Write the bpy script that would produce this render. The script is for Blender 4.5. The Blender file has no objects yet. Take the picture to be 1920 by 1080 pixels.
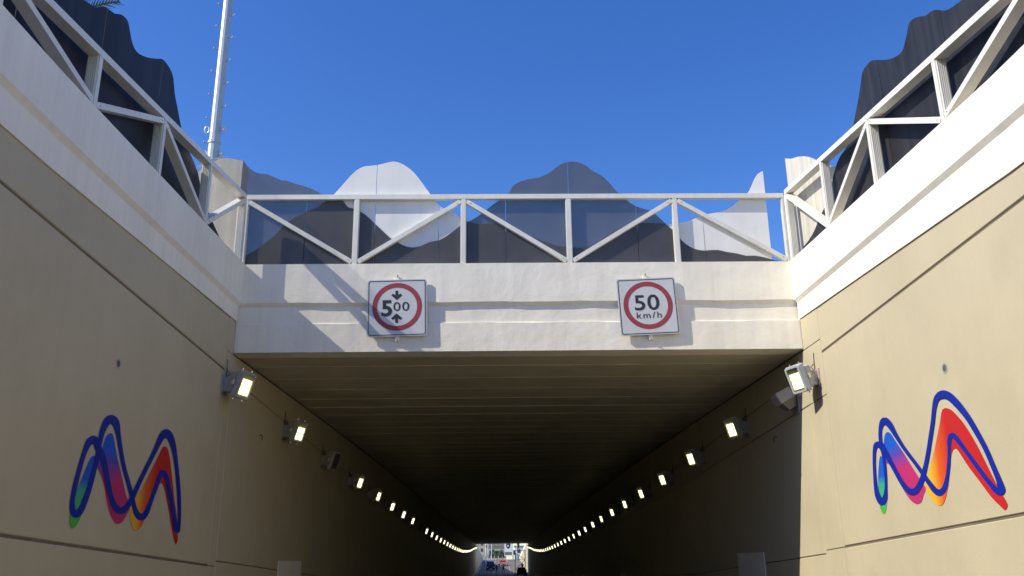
import bpy, bmesh, math, random
from mathutils import Vector, Matrix
R = math.radians
rnd = random.Random(7)
scene = bpy.context.scene
col = scene.collection
# ------------------------------------------------------------------ camera, sky, sun, exposure
cam_d = bpy.data.cameras.new('camera'); cam = bpy.data.objects.new('camera', cam_d); col.objects.link(cam)
cam_d.sensor_width = 36; cam_d.lens = 36 * 1650 / 1920; cam_d.clip_start = .1; cam_d.clip_end = 9000
fw = Vector((0.01566, 0.95448, 0.29787)).normalized(); rt = Vector((0.999857, -0.013026, -0.010829))
rt = (rt - fw * rt.dot(fw)).normalized(); up = rt.cross(fw)
cam.matrix_world = Matrix(((rt.x, up.x, -fw.x, 0), (rt.y, up.y, -fw.y, 0), (rt.z, up.z, -fw.z, 1.5), (0, 0, 0, 1)))
scene.camera = cam
SUN_DIR = Vector((3.85, 1.25, -3.3)).normalized()
world = bpy.data.worlds.new('World'); scene.world = world; world.use_nodes = True
wn = world.node_tree.nodes; wl = world.node_tree.links
bg = wn['Background']
sky = wn.new('ShaderNodeTexSky'); sky.sky_type = 'NISHITA'; sky.sun_disc = False
sky.sun_elevation = math.asin(-SUN_DIR.z); sky.sun_rotation = math.atan2(-SUN_DIR.x, -SUN_DIR.y) % (2 * math.pi)
sky.altitude = 100; sky.air_density = 1.0; sky.dust_density = 0.5; sky.ozone_density = 3.0
hs = wn.new('ShaderNodeHueSaturation'); hs.inputs['Saturation'].default_value = 1.31; hs.inputs['Hue'].default_value = 0.516
wl.new(sky.outputs[0], hs.inputs['Color']); wl.new(hs.outputs[0], bg.inputs[0]); bg.inputs[1].default_value = 0.0735
sun_d = bpy.data.lights.new('sun', 'SUN'); sun_d.energy = 2.0; sun_d.angle = R(.5); sun_d.color = (1, .93, .80)
sun = bpy.data.objects.new('sun', sun_d); col.objects.link(sun)
sun.rotation_euler = SUN_DIR.to_track_quat('-Z', 'Y').to_euler(); sun.location = (-60, -10, 60)
scene.view_settings.view_transform = 'Standard'; scene.view_settings.look = 'None'
scene.view_settings.exposure = 1.46; scene.view_settings.gamma = 1
try: scene.view_settings.use_curve_mapping = False
except Exception: pass
scene.cycles.max_bounces = 10; scene.cycles.diffuse_bounces = 6; scene.cycles.transparent_max_bounces = 12

# ------------------------------------------------------------------ measured outlines in metres
DARK_A = [(-5.533,9.937),(-5.487,9.86),(-5.448,9.808),(-5.346,9.704),(-5.198,9.613),(-5.103,9.6),(-4.985,9.586),(-4.84,9.522),(-4.671,9.444),(-4.577,9.436),(-4.362,9.358),(-4.124,9.288),(-3.956,9.211),(-3.812,9.134),(-3.735,9.076)]
WHITE_A = [(-3.732,8.939),(-3.61,9.013),(-3.487,9.145),(-3.264,9.437),(-3.175,9.552),(-3.062,9.667),(-2.924,9.752),(-2.807,9.774),(-2.654,9.787),(-2.502,9.82),(-2.338,9.866),(-2.267,9.873),(-2.196,9.865),(-2.101,9.831),(-1.957,9.739),(-1.812,9.609),(-1.667,9.416),(-1.57,9.275),(-1.474,9.134),(-1.342,8.931),(-1.212,8.804),(-1.071,8.733),(-0.908,8.639),(-0.791,8.564),(-0.63,8.479)]
DARK_B = [(-0.63,8.473),(-0.58,8.488),(-0.441,8.569),(-0.278,8.699),(-0.091,8.861),(0.073,8.974),(0.167,9.037),(0.25,9.125),(0.31,9.253),(0.429,9.354),(0.571,9.41),(0.714,9.45),(0.879,9.475),(1.022,9.531),(1.166,9.621),(1.312,9.742),(1.432,9.814),(1.552,9.853),(1.719,9.847),(1.86,9.799),(1.976,9.721),(2.114,9.604),(2.261,9.525),(2.375,9.409),(2.487,9.267),(2.598,9.126),(2.755,8.96),(2.958,8.807),(3.119,8.743),(3.257,8.692),(3.392,8.603),(3.546,8.44),(3.655,8.327)]
WHITE_B = [(3.659,8.381),(3.778,8.377),(3.896,8.396),(4.087,8.45),(4.303,8.536),(4.543,8.61),(4.757,8.652),(4.902,8.696),(5.05,8.784),(5.177,8.884),(5.279,8.973),(5.433,9.112),(5.517,9.252),(5.605,9.432),(5.674,9.535),(5.738,9.581),(5.8,9.612)]
HILL = [(-5.422,7.71),(-5.324,7.724),(-5.235,7.748),(-5.04,7.88),(-4.825,8.062),(-4.655,8.244),(-4.55,8.392),(-4.397,8.515),(-4.22,8.626),(-4.086,8.7),(-3.86,8.798),(-3.749,8.893),(-3.638,8.981),(-3.546,9.01),(-3.383,8.989),(-3.286,8.908),(-3.212,8.807),(-3.106,8.772),(-2.997,8.73),(-2.831,8.629),(-2.651,8.454),(-2.472,8.28),(-2.282,8.094),(-2.118,7.988),(-1.932,7.896),(-1.771,7.876),(-1.612,7.911),(-1.453,7.991),(-1.247,8.039),(-1.064,8.148),(-0.789,8.369),(-0.697,8.448),(-0.626,8.455),(-0.51,8.417),(-0.371,8.392),(-0.232,8.403),(-0.047,8.41),(0.092,8.339),(0.276,8.239),(0.506,8.152),(0.782,8.076),(1.01,7.976),(1.239,7.902),(1.468,7.863),(1.752,7.842),(1.937,7.873),(2.054,7.921),(2.245,8.055),(2.507,8.226),(2.791,8.336),(3.05,8.392),(3.19,8.401),(3.353,8.39),(3.492,8.39),(3.584,8.369),(3.673,8.294),(3.782,8.189),(3.89,8.022),(3.998,7.911),(4.153,7.812),(4.335,7.769),(4.473,7.773),(4.659,7.779),(4.84,7.734),(5.067,7.696),(5.248,7.646),(5.432,7.645),(5.636,7.607),(5.883,7.533),(6.088,7.507)]
SEAMS = [-4.092,-2.614,-1.259,0.169,1.53,2.975,4.399]
LEFT_DARK = [(9.894,8.654),(10.044,8.717),(10.201,8.773),(10.397,8.837),(10.56,8.91),(10.747,9.051),(10.924,9.12),(11.073,9.164),(11.249,9.275),(11.406,9.322),(11.517,9.316),(11.639,9.187),(11.739,9.096),(11.897,9.062),(12.131,9.13),(12.409,9.263),(12.692,9.427),(12.864,9.525),(13.061,9.554),(13.277,9.538),(13.393,9.458),(13.514,9.255),(13.731,9.054),(13.952,8.848),(14.306,8.652),(14.64,8.562),(14.906,8.47),(15.06,8.365),(15.148,8.273),(15.277,8.153),(15.463,8.056),(15.61,7.995),(15.823,7.937),(16.045,7.867),(16.346,7.779),(16.734,7.67),(17.075,7.641)]
LEFT_LIGHT = [(14.833,8.414),(14.973,8.556),(15.261,8.747),(15.528,8.943),(15.87,9.164),(16.234,9.376),(16.688,9.608),(17.179,9.82),(17.628,9.993)]
RIGHT_DARK = [(9.879,8.652),(10.078,8.749),(10.277,8.809),(10.409,8.843),(10.641,8.909),(10.788,8.995),(10.949,9.121),(11.09,9.184),(11.222,9.212),(11.425,9.333),(11.602,9.407),(11.728,9.413),(11.806,9.333),(11.921,9.222),(12.055,9.135),(12.261,9.17),(12.508,9.27),(12.803,9.44),(13.085,9.606),(13.295,9.643),(13.497,9.62),(13.609,9.481),(13.775,9.282),(13.972,9.097),(14.172,8.908),(14.562,8.705),(14.795,8.681),(15.047,8.616),(15.196,8.521),(15.347,8.425),(15.421,8.293),(15.555,8.162),(15.83,8.077),(16.071,8.02),(16.328,7.929),(16.559,7.836),(16.925,7.764),(17.215,7.745),(17.429,7.645)]
RIGHT_LIGHT = [(15.124,8.546),(15.216,8.625),(15.421,8.733),(15.68,8.891),(15.996,9.104),(16.158,9.219),(16.438,9.409),(16.737,9.58),(17.125,9.749),(17.4,9.847),(17.606,9.941),(17.828,10.053)]
EMB_R_LINE = [(14.171,3.213,14.384,3.187),(14.192,3.238,14.412,3.212),(14.207,3.256,14.424,3.222),(14.236,3.276,14.42,3.219),(14.273,3.292,14.421,3.219),(14.317,3.308,14.438,3.225),(14.374,3.323,14.454,3.23),(14.449,3.334,14.455,3.231),(14.534,3.332,14.44,3.233),(14.593,3.315,14.44,3.237),(14.627,3.292,14.461,3.236),(14.649,3.266,14.49,3.226),(14.666,3.236,14.52,3.207),(14.684,3.2,14.545,3.178),(14.701,3.159,14.567,3.14),(14.717,3.112,14.587,3.097),(14.733,3.063,14.605,3.049),(14.748,3.007,14.622,2.995),(14.763,2.946,14.637,2.935),(14.776,2.884,14.65,2.875),(14.789,2.827,14.66,2.818),(14.799,2.775,14.666,2.766),(14.809,2.725,14.671,2.718),(14.817,2.677,14.671,2.672),(14.822,2.632,14.667,2.628),(14.826,2.589,14.657,2.588),(14.829,2.548,14.643,2.55),(14.826,2.508,14.624,2.516),(14.815,2.469,14.603,2.485),(14.794,2.43,14.577,2.454),(14.764,2.39,14.546,2.423),(14.722,2.353,14.52,2.403),(14.636,2.319,14.54,2.407),(14.492,2.325,14.616,2.407),(14.428,2.352,14.608,2.409),(14.391,2.381,14.577,2.425),(14.362,2.411,14.544,2.445),(14.344,2.442,14.512,2.467),(14.333,2.477,14.48,2.494),(14.325,2.513,14.449,2.527),(14.315,2.553,14.424,2.563),(14.302,2.595,14.404,2.603),(14.288,2.64,14.388,2.648),(14.274,2.688,14.376,2.695),(14.262,2.738,14.366,2.746),(14.252,2.793,14.356,2.8),(14.242,2.852,14.347,2.859),(14.234,2.912,14.342,2.919),(14.23,2.968,14.34,2.974),(14.23,3.02,14.342,3.025),(14.233,3.069,14.349,3.073),(14.238,3.116,14.358,3.121),(14.242,3.162,14.365,3.167),(14.248,3.207,14.374,3.212),(14.255,3.25,14.384,3.255),(14.259,3.291,14.392,3.299),(14.257,3.333,14.393,3.346),(14.249,3.379,14.385,3.395),(14.237,3.428,14.371,3.447),(14.218,3.473,14.352,3.496),(14.189,3.508,14.329,3.541),(14.145,3.534,14.304,3.581),(14.092,3.55,14.271,3.62),(14.05,3.555,14.221,3.653),(14.059,3.55,14.121,3.673),(14.103,3.555,13.989,3.653),(14.094,3.553,13.911,3.618),(14.055,3.536,13.861,3.581),(14.011,3.511,13.819,3.543),(13.967,3.478,13.781,3.499),(13.919,3.435,13.748,3.451),(13.87,3.387,13.717,3.401),(13.821,3.339,13.683,3.354),(13.772,3.292,13.645,3.307),(13.724,3.244,13.604,3.259),(13.677,3.196,13.562,3.211),(13.63,3.15,13.519,3.166),(13.584,3.107,13.477,3.124),(13.538,3.065,13.433,3.084),(13.494,3.025,13.388,3.044),(13.449,2.986,13.345,3.006),(13.404,2.947,13.301,2.968),(13.359,2.91,13.258,2.931),(13.315,2.874,13.214,2.895),(13.272,2.837,13.171,2.858),(13.231,2.8,13.128,2.82),(13.191,2.763,13.087,2.783),(13.151,2.724,13.045,2.745),(13.109,2.684,13.0,2.706),(13.064,2.638,12.949,2.661),(13.015,2.589,12.895,2.614),(12.969,2.542,12.843,2.569),(12.927,2.501,12.796,2.53),(12.894,2.467,12.757,2.499),(12.864,2.438,12.723,2.472),(12.834,2.411,12.694,2.452),(12.8,2.387,12.666,2.437),(12.765,2.366,12.638,2.426),(12.724,2.347,12.617,2.42),(12.666,2.332,12.612,2.42),(12.594,2.329,12.618,2.421),(12.53,2.339,12.611,2.421),(12.479,2.357,12.587,2.424),(12.436,2.38,12.556,2.433),(12.399,2.408,12.523,2.447),(12.368,2.44,12.489,2.469),(12.341,2.476,12.454,2.499),(12.317,2.515,12.42,2.534),(12.293,2.554,12.388,2.571),(12.267,2.595,12.358,2.61),(12.242,2.639,12.331,2.653),(12.217,2.683,12.306,2.697),(12.195,2.728,12.283,2.74),(12.175,2.772,12.262,2.784),(12.157,2.817,12.243,2.828),(12.14,2.861,12.226,2.872),(12.123,2.902,12.211,2.913),(12.106,2.941,12.201,2.953),(12.09,2.978,12.194,2.991),(12.073,3.01,12.186,3.028),(12.055,3.034,12.174,3.06),(12.036,3.051,12.155,3.086),(12.018,3.061,12.13,3.109),(12.009,3.063,12.092,3.128),(12.023,3.061,12.029,3.136),(12.037,3.063,11.966,3.124),(12.027,3.06,11.925,3.104),(12.003,3.046,11.894,3.081),(11.972,3.024,11.862,3.053),(11.935,2.993,11.826,3.018),(11.893,2.954,11.788,2.976),(11.849,2.91,11.748,2.931),(11.804,2.865,11.707,2.886),(11.758,2.82,11.664,2.841),(11.712,2.773,11.618,2.794),(11.666,2.725,11.572,2.747),(11.621,2.678,11.527,2.7),(11.577,2.632,11.482,2.654),(11.532,2.585,11.437,2.608),(11.489,2.54,11.393,2.564),(11.448,2.498,11.352,2.523),(11.409,2.458,11.311,2.486),(11.372,2.422,11.272,2.45),(11.337,2.387,11.235,2.418),(11.305,2.357,11.2,2.389),(11.277,2.328,11.167,2.361),(11.249,2.301,11.138,2.337),(11.222,2.276,11.113,2.319),(11.189,2.254,11.095,2.31),(11.146,2.236,11.084,2.311),(11.091,2.227,11.086,2.315),(11.02,2.234,11.111,2.314),(10.967,2.265,11.134,2.302),(10.956,2.297,11.131,2.304),(10.962,2.328,11.123,2.322),(10.975,2.36,11.119,2.35),(10.99,2.394,11.121,2.383),(11.007,2.433,11.129,2.42),(11.027,2.476,11.143,2.462),(11.049,2.523,11.161,2.51),(11.072,2.573,11.181,2.561),(11.097,2.629,11.205,2.618),(11.123,2.691,11.231,2.68),(11.151,2.756,11.261,2.744),(11.182,2.819,11.292,2.806),(11.216,2.881,11.327,2.866),(11.253,2.942,11.366,2.926),(11.291,3.003,11.406,2.986),(11.329,3.062,11.448,3.046),(11.366,3.12,11.489,3.103),(11.404,3.177,11.53,3.159),(11.444,3.234,11.573,3.214),(11.487,3.291,11.62,3.268),(11.536,3.349,11.674,3.322),(11.587,3.408,11.733,3.377),(11.64,3.464,11.792,3.43),(11.69,3.514,11.848,3.476),(11.736,3.557,11.896,3.515),(11.782,3.595,11.94,3.548),(11.829,3.63,11.979,3.574),(11.88,3.662,12.015,3.593),(11.936,3.69,12.047,3.606),(11.997,3.713,12.074,3.613),(12.062,3.73,12.096,3.616),(12.13,3.738,12.115,3.619),(12.196,3.737,12.136,3.622),(12.257,3.726,12.162,3.625),(12.309,3.708,12.193,3.625),(12.354,3.685,12.223,3.619),(12.387,3.656,12.253,3.607),(12.412,3.625,12.281,3.586),(12.434,3.59,12.31,3.557),(12.456,3.552,12.339,3.523),(12.482,3.508,12.368,3.483),(12.508,3.459,12.396,3.436),(12.535,3.408,12.424,3.385),(12.564,3.357,12.454,3.334),(12.597,3.306,12.488,3.282),(12.633,3.253,12.524,3.229),(12.67,3.2,12.56,3.176),(12.706,3.148,12.595,3.125),(12.74,3.098,12.629,3.076),(12.773,3.049,12.662,3.027),(12.806,3.001,12.694,2.979),(12.84,2.955,12.728,2.932),(12.875,2.91,12.761,2.887),(12.911,2.866,12.795,2.842),(12.947,2.823,12.829,2.798),(12.986,2.781,12.864,2.755),(13.026,2.738,12.901,2.711),(13.068,2.695,12.939,2.667),(13.111,2.655,12.978,2.624),(13.154,2.619,13.017,2.584),(13.196,2.588,13.056,2.549),(13.239,2.56,13.096,2.516),(13.281,2.537,13.138,2.487),(13.321,2.519,13.181,2.461),(13.36,2.505,13.225,2.439),(13.393,2.497,13.275,2.418),(13.413,2.494,13.339,2.402),(13.418,2.494,13.421,2.395),(13.428,2.494,13.502,2.404),(13.456,2.498,13.569,2.422),(13.493,2.508,13.626,2.446),(13.533,2.523,13.677,2.473),(13.573,2.544,13.724,2.505),(13.614,2.573,13.765,2.541),(13.657,2.607,13.804,2.58),(13.699,2.644,13.843,2.62),(13.739,2.683,13.882,2.662),(13.779,2.726,13.921,2.707),(13.818,2.772,13.959,2.754),(13.857,2.818,13.999,2.801),(13.895,2.864,14.038,2.848),(13.933,2.912,14.078,2.897),(13.971,2.961,14.12,2.945),(14.009,3.011,14.164,2.993),(14.052,3.064,14.218,3.044),(14.096,3.121,14.279,3.098),(14.137,3.172,14.337,3.148)]
EMB_R_FILL = [[(14.391,3.089),(14.422,3.093),(14.448,3.075),(14.474,3.045),(14.503,3.004),(14.532,2.952),(14.561,2.893),(14.592,2.827),(14.622,2.754),(14.645,2.686),(14.657,2.628),(14.663,2.574),(14.669,2.517),(14.679,2.452),(14.69,2.385),(14.694,2.328),(14.689,2.287),(14.679,2.256),(14.663,2.231),(14.641,2.208),(14.614,2.191),(14.585,2.183),(14.554,2.185),(14.522,2.197),(14.49,2.222),(14.456,2.262),(14.421,2.315),(14.389,2.372),(14.36,2.427),(14.334,2.485),(14.309,2.553),(14.286,2.641),(14.266,2.738),(14.252,2.82),(14.244,2.872),(14.243,2.909),(14.257,2.947),(14.293,3.0),(14.345,3.055)],[(14.033,3.428),(14.072,3.425),(14.111,3.413),(14.147,3.39),(14.18,3.355),(14.209,3.31),(14.23,3.263),(14.238,3.215),(14.238,3.164),(14.238,3.114),(14.246,3.061),(14.255,3.008),(14.25,2.967),(14.222,2.951),(14.181,2.947),(14.135,2.93),(14.09,2.888),(14.041,2.834),(13.988,2.774),(13.93,2.709),(13.869,2.639),(13.813,2.575),(13.764,2.52),(13.72,2.47),(13.675,2.424),(13.627,2.383),(13.579,2.346),(13.529,2.316),(13.475,2.292),(13.421,2.274),(13.368,2.265),(13.317,2.264),(13.267,2.271),(13.222,2.286),(13.182,2.314),(13.146,2.35),(13.113,2.384),(13.077,2.411),(13.044,2.436),(13.028,2.463),(13.036,2.489),(13.061,2.516),(13.1,2.555),(13.154,2.608),(13.222,2.673),(13.298,2.747),(13.384,2.839),(13.479,2.941),(13.568,3.036),(13.647,3.115),(13.72,3.185),(13.784,3.247),(13.834,3.3),(13.874,3.344),(13.913,3.379),(13.954,3.405),(13.993,3.421)],[(12.107,3.488),(12.145,3.488),(12.18,3.479),(12.213,3.459),(12.241,3.427),(12.268,3.384),(12.301,3.333),(12.348,3.271),(12.403,3.2),(12.459,3.13),(12.514,3.061),(12.57,2.991),(12.626,2.925),(12.68,2.864),(12.734,2.807),(12.784,2.754),(12.83,2.704),(12.872,2.657),(12.912,2.614),(12.954,2.577),(12.993,2.544),(13.017,2.51),(13.02,2.472),(13.007,2.433),(12.984,2.393),(12.951,2.351),(12.908,2.309),(12.859,2.272),(12.803,2.24),(12.741,2.213),(12.683,2.199),(12.635,2.199),(12.591,2.211),(12.547,2.234),(12.501,2.271),(12.456,2.319),(12.414,2.369),(12.377,2.416),(12.343,2.465),(12.307,2.523),(12.266,2.602),(12.222,2.69),(12.184,2.764),(12.154,2.815),(12.13,2.853),(12.104,2.882),(12.074,2.904),(12.041,2.916),(12.011,2.919),(11.986,2.915),(11.962,2.901),(11.928,2.87),(11.879,2.814),(11.819,2.741),(11.753,2.665),(11.68,2.59),(11.6,2.513),(11.522,2.437),(11.446,2.361),(11.371,2.285),(11.302,2.22),(11.236,2.169),(11.175,2.128),(11.126,2.096),(11.093,2.072),(11.071,2.057),(11.05,2.051),(11.022,2.059),(10.994,2.076),(10.976,2.095),(10.972,2.111),(10.977,2.13),(10.988,2.151),(11.004,2.176),(11.026,2.203),(11.05,2.235),(11.074,2.268),(11.101,2.305),(11.134,2.355),(11.175,2.425),(11.223,2.509),(11.274,2.599),(11.326,2.692),(11.382,2.79),(11.442,2.889),(11.51,2.99),(11.584,3.091),(11.656,3.18),(11.724,3.253),(11.79,3.313),(11.848,3.363),(11.893,3.4),(11.93,3.426),(11.969,3.447),(12.015,3.466),(12.062,3.481)]]
EMB_L_LINE = [(12.012,3.026,11.834,2.973),(11.997,3.044,11.805,2.996),(11.98,3.067,11.781,3.019),(11.959,3.092,11.761,3.036),(11.928,3.117,11.745,3.043),(11.886,3.137,11.732,3.044),(11.836,3.152,11.722,3.043),(11.77,3.159,11.727,3.04),(11.697,3.154,11.74,3.041),(11.636,3.138,11.741,3.043),(11.586,3.114,11.731,3.046),(11.547,3.085,11.711,3.043),(11.519,3.052,11.684,3.029),(11.498,3.015,11.655,3.002),(11.48,2.974,11.626,2.966),(11.463,2.928,11.599,2.923),(11.446,2.881,11.574,2.877),(11.428,2.83,11.553,2.827),(11.409,2.775,11.534,2.772),(11.391,2.718,11.518,2.716),(11.375,2.664,11.502,2.661),(11.36,2.609,11.487,2.606),(11.346,2.554,11.472,2.551),(11.333,2.502,11.46,2.499),(11.324,2.453,11.45,2.45),(11.317,2.41,11.442,2.407),(11.312,2.37,11.436,2.369),(11.31,2.332,11.433,2.333),(11.31,2.297,11.436,2.3),(11.312,2.262,11.444,2.268),(11.316,2.229,11.456,2.239),(11.325,2.198,11.472,2.214),(11.339,2.17,11.49,2.197),(11.363,2.144,11.508,2.186),(11.398,2.121,11.524,2.182),(11.454,2.102,11.523,2.184),(11.538,2.097,11.495,2.185),(11.607,2.112,11.483,2.183),(11.651,2.134,11.5,2.189),(11.685,2.159,11.526,2.202),(11.714,2.187,11.551,2.22),(11.739,2.219,11.575,2.244),(11.762,2.255,11.599,2.275),(11.782,2.293,11.621,2.31),(11.801,2.331,11.643,2.346),(11.82,2.371,11.663,2.383),(11.838,2.412,11.682,2.422),(11.855,2.454,11.7,2.463),(11.87,2.498,11.717,2.505),(11.885,2.543,11.733,2.549),(11.899,2.591,11.748,2.595),(11.911,2.638,11.762,2.641),(11.923,2.683,11.776,2.685),(11.933,2.725,11.791,2.728),(11.943,2.767,11.806,2.768),(11.952,2.808,11.82,2.808),(11.96,2.852,11.831,2.85),(11.966,2.898,11.838,2.893),(11.97,2.944,11.843,2.939),(11.975,2.991,11.847,2.986),(11.982,3.038,11.851,3.033),(11.991,3.086,11.856,3.08),(12.002,3.135,11.86,3.129),(12.016,3.182,11.865,3.177),(12.035,3.225,11.874,3.224),(12.059,3.267,11.887,3.268),(12.088,3.306,11.902,3.312),(12.12,3.34,11.922,3.354),(12.15,3.365,11.947,3.391),(12.177,3.379,11.982,3.426),(12.197,3.383,12.029,3.459),(12.202,3.381,12.095,3.486),(12.193,3.377,12.177,3.505),(12.186,3.378,12.262,3.509),(12.193,3.38,12.339,3.5),(12.212,3.381,12.402,3.481),(12.239,3.375,12.451,3.453),(12.273,3.36,12.483,3.419),(12.312,3.335,12.502,3.38),(12.353,3.301,12.52,3.338),(12.394,3.262,12.543,3.293),(12.435,3.216,12.573,3.244),(12.475,3.163,12.608,3.189),(12.515,3.107,12.646,3.133),(12.556,3.053,12.685,3.078),(12.598,2.998,12.726,3.023),(12.641,2.943,12.77,2.968),(12.684,2.889,12.814,2.915),(12.729,2.839,12.859,2.865),(12.774,2.793,12.903,2.821),(12.82,2.751,12.948,2.78),(12.865,2.711,12.994,2.739),(12.909,2.671,13.04,2.698),(12.952,2.628,13.086,2.655),(12.995,2.585,13.133,2.612),(13.036,2.542,13.179,2.568),(13.076,2.5,13.223,2.525),(13.114,2.457,13.265,2.481),(13.151,2.413,13.304,2.437),(13.186,2.371,13.342,2.395),(13.22,2.333,13.38,2.359),(13.249,2.3,13.417,2.329),(13.276,2.27,13.453,2.305),(13.307,2.243,13.488,2.286),(13.344,2.217,13.52,2.273),(13.391,2.195,13.552,2.263),(13.447,2.176,13.581,2.258),(13.52,2.161,13.595,2.258),(13.61,2.157,13.588,2.258),(13.695,2.167,13.584,2.257),(13.762,2.187,13.596,2.257),(13.813,2.213,13.623,2.264),(13.854,2.244,13.656,2.279),(13.888,2.28,13.692,2.305),(13.917,2.322,13.729,2.341),(13.944,2.368,13.767,2.383),(13.973,2.416,13.804,2.428),(14.004,2.467,13.84,2.477),(14.035,2.523,13.874,2.532),(14.068,2.58,13.908,2.588),(14.102,2.635,13.942,2.643),(14.138,2.692,13.976,2.699),(14.174,2.75,14.011,2.757),(14.212,2.804,14.044,2.812),(14.249,2.846,14.076,2.858),(14.286,2.875,14.102,2.893),(14.318,2.892,14.128,2.925),(14.322,2.89,14.185,2.957),(14.26,2.881,14.317,2.976),(14.241,2.883,14.417,2.96),(14.272,2.873,14.474,2.934),(14.318,2.853,14.521,2.903),(14.364,2.826,14.565,2.868),(14.408,2.791,14.609,2.827),(14.452,2.748,14.654,2.78),(14.497,2.7,14.698,2.73),(14.541,2.651,14.741,2.68),(14.583,2.601,14.785,2.628),(14.624,2.549,14.828,2.575),(14.665,2.496,14.87,2.522),(14.706,2.445,14.911,2.47),(14.748,2.396,14.951,2.42),(14.791,2.347,14.989,2.37),(14.833,2.3,15.026,2.322),(14.869,2.258,15.062,2.28),(14.899,2.22,15.097,2.243),(14.925,2.187,15.13,2.21),(14.947,2.156,15.161,2.181),(14.968,2.129,15.192,2.155),(14.984,2.103,15.224,2.128),(14.999,2.076,15.254,2.106),(15.025,2.048,15.269,2.098),(15.217,2.023,15.114,2.113),(15.308,2.06,15.067,2.096),(15.319,2.091,15.099,2.109),(15.319,2.128,15.133,2.135),(15.315,2.17,15.155,2.17),(15.308,2.218,15.157,2.214),(15.298,2.273,15.148,2.268),(15.285,2.334,15.13,2.326),(15.269,2.396,15.11,2.387),(15.25,2.458,15.089,2.448),(15.228,2.524,15.062,2.511),(15.203,2.592,15.033,2.577),(15.173,2.662,15.0,2.646),(15.137,2.736,14.965,2.719),(15.096,2.814,14.926,2.795),(15.053,2.891,14.884,2.871),(15.01,2.967,14.842,2.945),(14.967,3.04,14.798,3.017),(14.922,3.113,14.753,3.088),(14.878,3.182,14.706,3.155),(14.837,3.245,14.659,3.215),(14.801,3.301,14.61,3.267),(14.768,3.352,14.561,3.311),(14.735,3.398,14.511,3.35),(14.698,3.44,14.461,3.384),(14.657,3.48,14.409,3.415),(14.613,3.515,14.357,3.44),(14.566,3.546,14.308,3.46),(14.515,3.572,14.265,3.472),(14.46,3.593,14.233,3.476),(14.386,3.609,14.22,3.474),(14.277,3.613,14.244,3.471),(14.157,3.595,14.281,3.476),(14.069,3.564,14.285,3.48),(14.012,3.529,14.257,3.476),(13.971,3.492,14.212,3.459),(13.934,3.451,14.163,3.433),(13.898,3.404,14.113,3.393),(13.864,3.35,14.062,3.343),(13.829,3.295,14.01,3.288),(13.791,3.241,13.958,3.233),(13.749,3.189,13.907,3.179),(13.703,3.136,13.856,3.126),(13.656,3.083,13.806,3.072),(13.609,3.031,13.757,3.02),(13.563,2.98,13.709,2.968),(13.517,2.929,13.662,2.917),(13.472,2.879,13.616,2.866),(13.426,2.828,13.571,2.815),(13.38,2.775,13.526,2.762),(13.333,2.722,13.481,2.708),(13.288,2.67,13.439,2.656),(13.246,2.622,13.399,2.607),(13.21,2.579,13.365,2.564),(13.178,2.539,13.334,2.524),(13.147,2.502,13.303,2.485),(13.112,2.467,13.27,2.447),(13.073,2.431,13.236,2.408),(13.033,2.396,13.2,2.369),(12.992,2.365,13.16,2.332),(12.951,2.342,13.115,2.299),(12.908,2.324,13.065,2.269),(12.866,2.311,13.008,2.243),(12.836,2.306,12.936,2.221),(12.827,2.306,12.844,2.21),(12.82,2.306,12.75,2.215),(12.795,2.309,12.674,2.231),(12.756,2.318,12.612,2.254),(12.713,2.333,12.558,2.28),(12.667,2.355,12.508,2.311),(12.618,2.384,12.462,2.347),(12.57,2.419,12.418,2.387),(12.524,2.458,12.375,2.429),(12.483,2.5,12.332,2.474),(12.445,2.548,12.29,2.522),(12.408,2.598,12.25,2.572),(12.372,2.648,12.21,2.62),(12.335,2.697,12.172,2.669),(12.299,2.747,12.134,2.719),(12.264,2.796,12.098,2.766),(12.231,2.84,12.064,2.806),(12.198,2.877,12.032,2.84),(12.167,2.909,12.002,2.869),(12.137,2.937,11.973,2.894),(12.108,2.962,11.946,2.915),(12.077,2.984,11.921,2.93),(12.049,3.001,11.896,2.942),(12.028,3.014,11.867,2.955)]
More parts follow.
